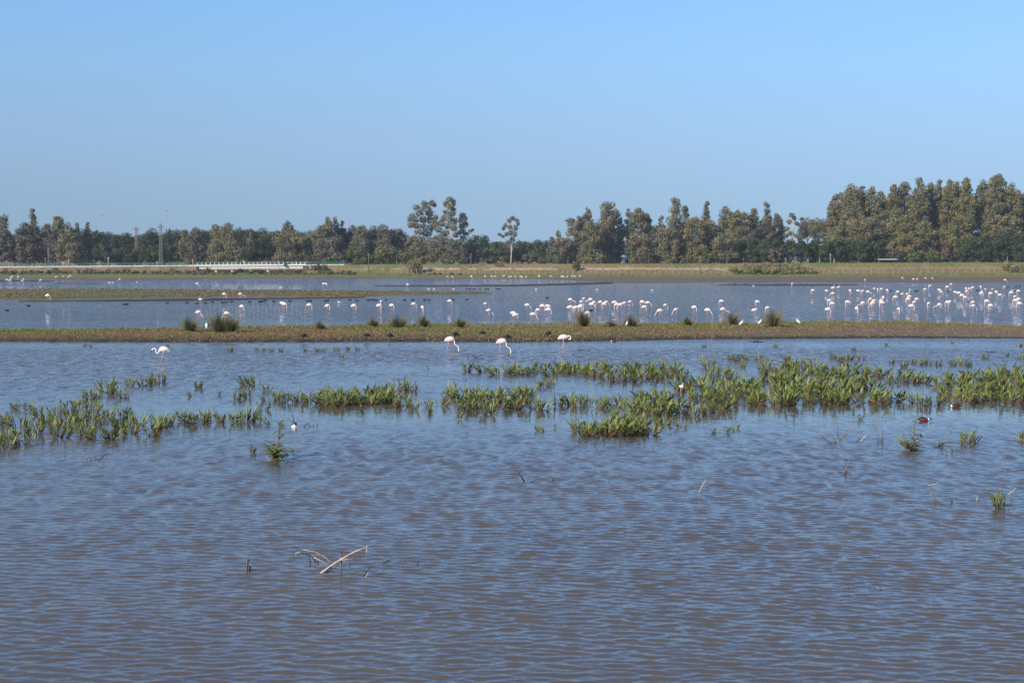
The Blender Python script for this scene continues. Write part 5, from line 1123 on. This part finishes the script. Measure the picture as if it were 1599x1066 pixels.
snag('fallen_branch', 500, 893, [([(-30, -34), (-38, -30), (-40, -24)], 1.1, .7, 'paletwig'), ([(-6, -30), (-14, -42)], .7, .3), ([(-26, -36), (-30, -46)], .7, .3), ([(50, -30), (56, -34), (54, -42)], .7, .3), ([(22, -14), (40, -8)], 1.1, .7), ([(14, -9), (12, 1)], 1.0, .8, 'darktwig'), ([(-10, -24), (4, -16), (20, -6)], 1.3, .8, 'paletwig'), ([(0, -1), (25, -16), (50, -30), (76, -41)], 2.6, 2.0, 'paletwig', 'limb'), ([(32, -28), (33, -16), (32, 2)], 2.2, 2.6, 'twig', 'limb'), ([(64, -34), (73, -29)], 1.2, 1.0, 'darktwig'), ([(74, -40), (72, -22)], 1.0, .8, 'paletwig'), ([(30, -20), (52, -22)], 1.2, .6, 'paletwig'),
      ([(8, -1), (20, -12)], 1.6, 1.2, 'darktwig'), ([(18, -14), (8, -22), (-8, -32), (-28, -36)], 1.8, .8, 'paletwig', 'limb'), ([(-14, -26), (-26, -30), (-40, -38)], 1.8, .9, 'darktwig', 'limb'), ([(-16, -9), (-16, -26)], 1.6, 1.4, 'darktwig'), ([(-6, -9), (-15, -26)], 1.6, 1.0, 'twig'), ([(-2, -12), (-12, -22)], 1.5, 1.0, 'darktwig'), ([(34, -30), (33, -34)], 1.8, .8, 'darktwig')],
     'pale forked fallen branch lying on dark props, largest driftwood in the foreground', thick=1.0)
snag('dead_stub', 387, 891, [([(-2, 2), (-2, -10), (0, -20), (1, -27)], 3, 1.0, 'twig', 'stem'), ([(3, 1), (2, -12), (0, -18)], 2.6, 1.2, 'darktwig', 'stem'), ([(5, -2), (3, -12)], 1.6, 1.2, 'paletwig')], 'short upright dead stump stem left of the fallen branch', 'twig', GS)
for px, py, st, lab in ((567, 899, [([(0, 0), (6, -8), (14, -14)], 1.8, 1.0, 'darktwig'), ([(3, 0), (9, -8)], 1.2, .8, 'paletwig')], 'short dark forked twig right below the fallen branch'), (600, 879, [([(-6, 0), (2, -2), (10, -5)], 2.2, 1.4, 'darktwig'), ([(-4, 0), (-2, -12)], .9, .5)], 'half sunken dark stick right of the fallen branch'),
                        (626, 880, [([(0, 0), (6, -10), (14, -22)], 1.2, .7, 'twig'), ([(-6, 0), (-6, -12)], .8, .5)], 'thin leaning twig right of the half sunken stick'), (652, 880, [([(0, 0), (1, -5)], 1.2, .8, 'darktwig'), ([(-3, -2), (4, -3)], .9, .6, 'darktwig')], 'tiny cross of twig tips, rightmost beside the fallen branch'),
                        (548, 882, [([(0, 0), (0, -6)], 1.2, .8, 'darktwig'), ([(-4, 0), (-5, -8)], 1, .5)], 'tiny twig tips behind the fallen branch')): snag('dead_twig', px, py, st, lab, 'twig', GS)
snag('dead_branch', 820, 752, [([(0, 0), (-6, -8), (-11, -12), (-26, -11)], 2.2, 1.4, 'darktwig', 'limb'), ([(-10, -12), (-8, -20), (-3, -28)], 1.0, .5), ([(-8, -14), (-14, -22), (-15, -28)], .9, .5), ([(-6, -16), (-2, -22)], .7, .4), ([(2, 1), (9, 0), (18, -1)], 1.6, .8, 'darktwig'), ([(0, 0), (2, -8)], 1.6, 1.0), ([(-14, 1), (-13, -3)], 1, .6, 'darktwig')], 'dark bent branch with fine twigs in the centre water')
snag('dead_twig', 862, 750, [([(0, 0), (1, -4)], 1.3, .8, 'darktwig'), ([(-2, -1), (4, -1.5)], .8, .6, 'darktwig')], 'tiny dark twig tip right of the dark bent branch', 'twig', GS)
snag('dead_twig', 1090, 769, [([(0, 0), (5, -9), (12, -21)], 1.4, .8, 'paletwig'), ([(-5, -7), (0, -14)], 1.0, .6), ([(14, -8), (24, -13)], .9, .6, 'darktwig'), ([(-4, -8), (18, -8)], .7, .5, 'darktwig')], 'pale leaning stick in the water right of centre', 'twig', GS)
snag('dead_twig', 1316, 741, [([(0, 0), (7, -12), (12, -27)], 1.8, 1.0, 'twig'), ([(-4, 1), (3, -1), (6, -4)], 1.8, 1.2, 'darktwig'), ([(4, -5), (14, -5), (22, -7)], 1.0, .6, 'twig')], 'leaning stick with a side twig below the grey brushwood', 'twig', GS)
snag('dead_twig', 1460, 785, [([(0, 0), (-4, -14), (-9, -28), (-18, -44)], 2.2, .7, 'twig', 'limb'), ([(-9, -27), (2, -30), (10, -34)], 1.2, .6, 'paletwig'), ([(-6, -16), (2, -20)], .9, .5)], 'bent twig with pale side shoots left of the right foreground clump', 'twig', GS)
snag('dead_twig', 1486, 785, [([(0, 0), (-3, -6), (-2, -11)], 1.5, .8, 'darktwig'), ([(3, 0), (0, -6)], 1.3, .8, 'darktwig'), ([(-18, -10), (-2, -10)], .7, .5, 'darktwig')], 'small dark forked tips right of the bent twig', 'twig', GS)
snag('dead_twig', 1525, 783, [([(0, 0), (1, -9)], 1.4, .8, 'paletwig'), ([(-2, 1), (4, -5)], 1, .6)], 'short pale twig midway between bent twig and green clump', 'twig', GS)
snag('dead_twig', 1540, 782, [([(0, 0), (0, -7)], 1.2, .8)], 'lone straight short twig close left of the green clump', 'twig', GS)
snag('dead_twig', 1563, 790, [([(0, -30), (6, -50), (7, -68), (3, -92)], 1.1, .5, 'twig'), ([(-10, 0), (-11, -18)], 1.1, .7, 'twig'), ([(10, -18), (22, -30)], 1.2, .8, 'paletwig'), ([(0, 0), (0, -32)], 1.3, 1.1)], 'very tall thin twig rising through the nearest right clump', 'twig', GS)
snag('brushwood', 1307, 692, [([(0, 0), (-12, -4), (-26, -12), (-42, -26)], 1.8, .8, 'twig', 'limb'), ([(0, 0), (8, -10), (24, -22), (40, -36)], 1.5, .6, 'twig', 'limb'), ([(2, -8), (0, -26), (-10, -44), (-15, -50)], 1.2, .5), ([(0, 0), (-8, -12), (-20, -18)], 1.2, .7), ([(4, 0), (14, -14)], 1.2, .7), ([(-4, 1), (-14, -2), (-24, -10)], 1.2, .6, 'darktwig'), ([(6, -4), (8, -16)], 1, .6),
      ([(36, -3), (42, -10), (48, -16)], 1.4, .8, 'paletwig'), ([(30, -3), (38, -6)], 1.2, .8, 'darktwig'), ([(10, -8), (20, -28), (16, -44)], .8, .4), ([(-6, -2), (4, -12), (12, -16)], 1.1, .7)], 'grey spreading brushwood at right, left of the stalky plant')
snag('dead_twig', 1372, 692, [([(0, 0), (-3, -20), (-8, -44)], 1.0, .5), ([(8, 0), (6, -26), (4, -46)], 1.1, .6), ([(4, -40), (12, -50)], .9, .5, 'darktwig'), ([(-4, -22), (-14, -36)], .8, .4)], 'tall bare stems standing beside the stalky green plant', 'twig', GS)
snag('dead_twig', 1480, 706, [([(0, 0), (0, -24), (-2, -46)], .9, .5, 'twig'), ([(6, -30), (-6, -46)], .8, .4)], 'tall bare stem rising behind the thin leafy stalk', 'twig', GS)
snag('dead_branch', 146, 718, [([(0, 0), (-8, -8), (-24, -16)], 1.6, .8, 'twig', 'limb'), ([(0, 0), (11, -1), (19, -9)], 1.4, .9, 'darktwig'), ([(0, -3), (4, -16)], .8, .4), ([(-12, 2), (-11, -3)], 1, .7, 'darktwig')], 'thin curved dead branch below the big left plant bed')
snag('dead_twig', 461, 665, [([(0, 0), (-4, -14), (-10, -34)], 1.6, .6, 'darktwig', 'limb'), ([(1, 0), (4, -16)], 1.2, .7), ([(-2, -6), (-14, -12), (-24, -2)], 1.0, .6)], 'dark dead stems right behind the black and white duck', 'twig', GS)
snag('dead_twig', 482, 666, [([(-10, 0), (-2, -4), (4, 0)], 1.4, .8, 'darktwig'), ([(6, 1), (8, -4)], 1.3, .8, 'darktwig'), ([(12, 1), (14, -5)], 1.3, .8, 'darktwig'), ([(-12, -10), (0, -5)], .8, .5)], 'broken dark twig tips in a row right of the black and white duck', 'twig', GS)
snag('dead_twig', 602, 606, [([(0, 0), (0, -12), (-3, -22)], 1.0, .5), ([(0, -10), (6, -20)], .7, .4)], 'thin reddish bare stem behind the middle plant bed', 'twig', GS)
snag('dead_twig', 904, 547, [([(-6, 0), (2, -1), (8, 0)], 1.4, 1.0, 'darktwig'), ([(0, 0), (1, -8)], 1, .5), ([(12, 0), (18, -2)], 1.2, .8, 'darktwig')], 'dark floating sticks right of the rosy flamingo', 'twig', GS)
snag('dead_twig', 731, 560, [([(0, 0), (0, -9)], 1.2, .9, 'darktwig'), ([(14, 0), (10, -4), (2, -9)], 1.2, .7, 'darktwig'), ([(14, 0), (24, -1)], .9, .6, 'darktwig')], 'dark forked sticks in the water between the two feeding flamingos', 'twig', GS)
snag('dead_twig', 670, 576, [([(0, 0), (-4, -6)], 1.2, .7, 'darktwig')], 'single dark stick tip left of the long upper bed', 'twig', GS)
snag('dead_twig', 867, 560, [([(2, 0), (-3, -5)], 1.2, .7, 'darktwig')], 'single dark stick tip just above the long upper bed', 'twig', GS)
snag('dead_twig', 1547, 550, [([(-14, 0), (0, -1), (10, 0)], 1.1, .8, 'darktwig'), ([(0, -1), (4, -10)], .8, .4)], 'dark floating sticks in the far right water behind the plants', 'twig', GS)
snag('dead_twig', 1232, 541, [([(-6, 0), (-4, -8)], .9, .5), ([(-2, 0), (1, -10)], .9, .5), ([(3, 0), (6, -8)], .9, .5), ([(-10, 0), (10, 0)], 1.0, .7, 'darktwig')], 'grey bundle of thin dead stems at the spit edge on the right', 'twig', GS)
snag('dead_twig', 1180, 534, [([(-12, 0), (0, -1), (12, 0)], 1.8, 1.2, 'darktwig'), ([(2, 0), (4, -5)], 1.2, .7, 'darktwig')], 'flat dark driftwood at the spit edge left of the grey stems', 'twig', GS)
snag('dead_twig', 1371, 922, [([(-4, 0), (-4, -6)], 1.2, .7, 'darktwig'), ([(5, 1), (5, -5)], 1.2, .7, 'darktwig'), ([(-46, -3), (-47, -9)], .9, .5, 'darktwig')], 'tiny dark twig tips alone in the lower right water', 'twig', GS)
snag('dead_twig', 1271, 565, [([(0, 0), (0, -18)], 1.0, .6)], 'upright bare stem behind the great right bed', 'twig', GS)
snag('dead_twig', 1550, 600, [([(0, 0), (3, -22)], .8, .4)], 'thin bare stem standing in the great right bed', 'twig', GS)
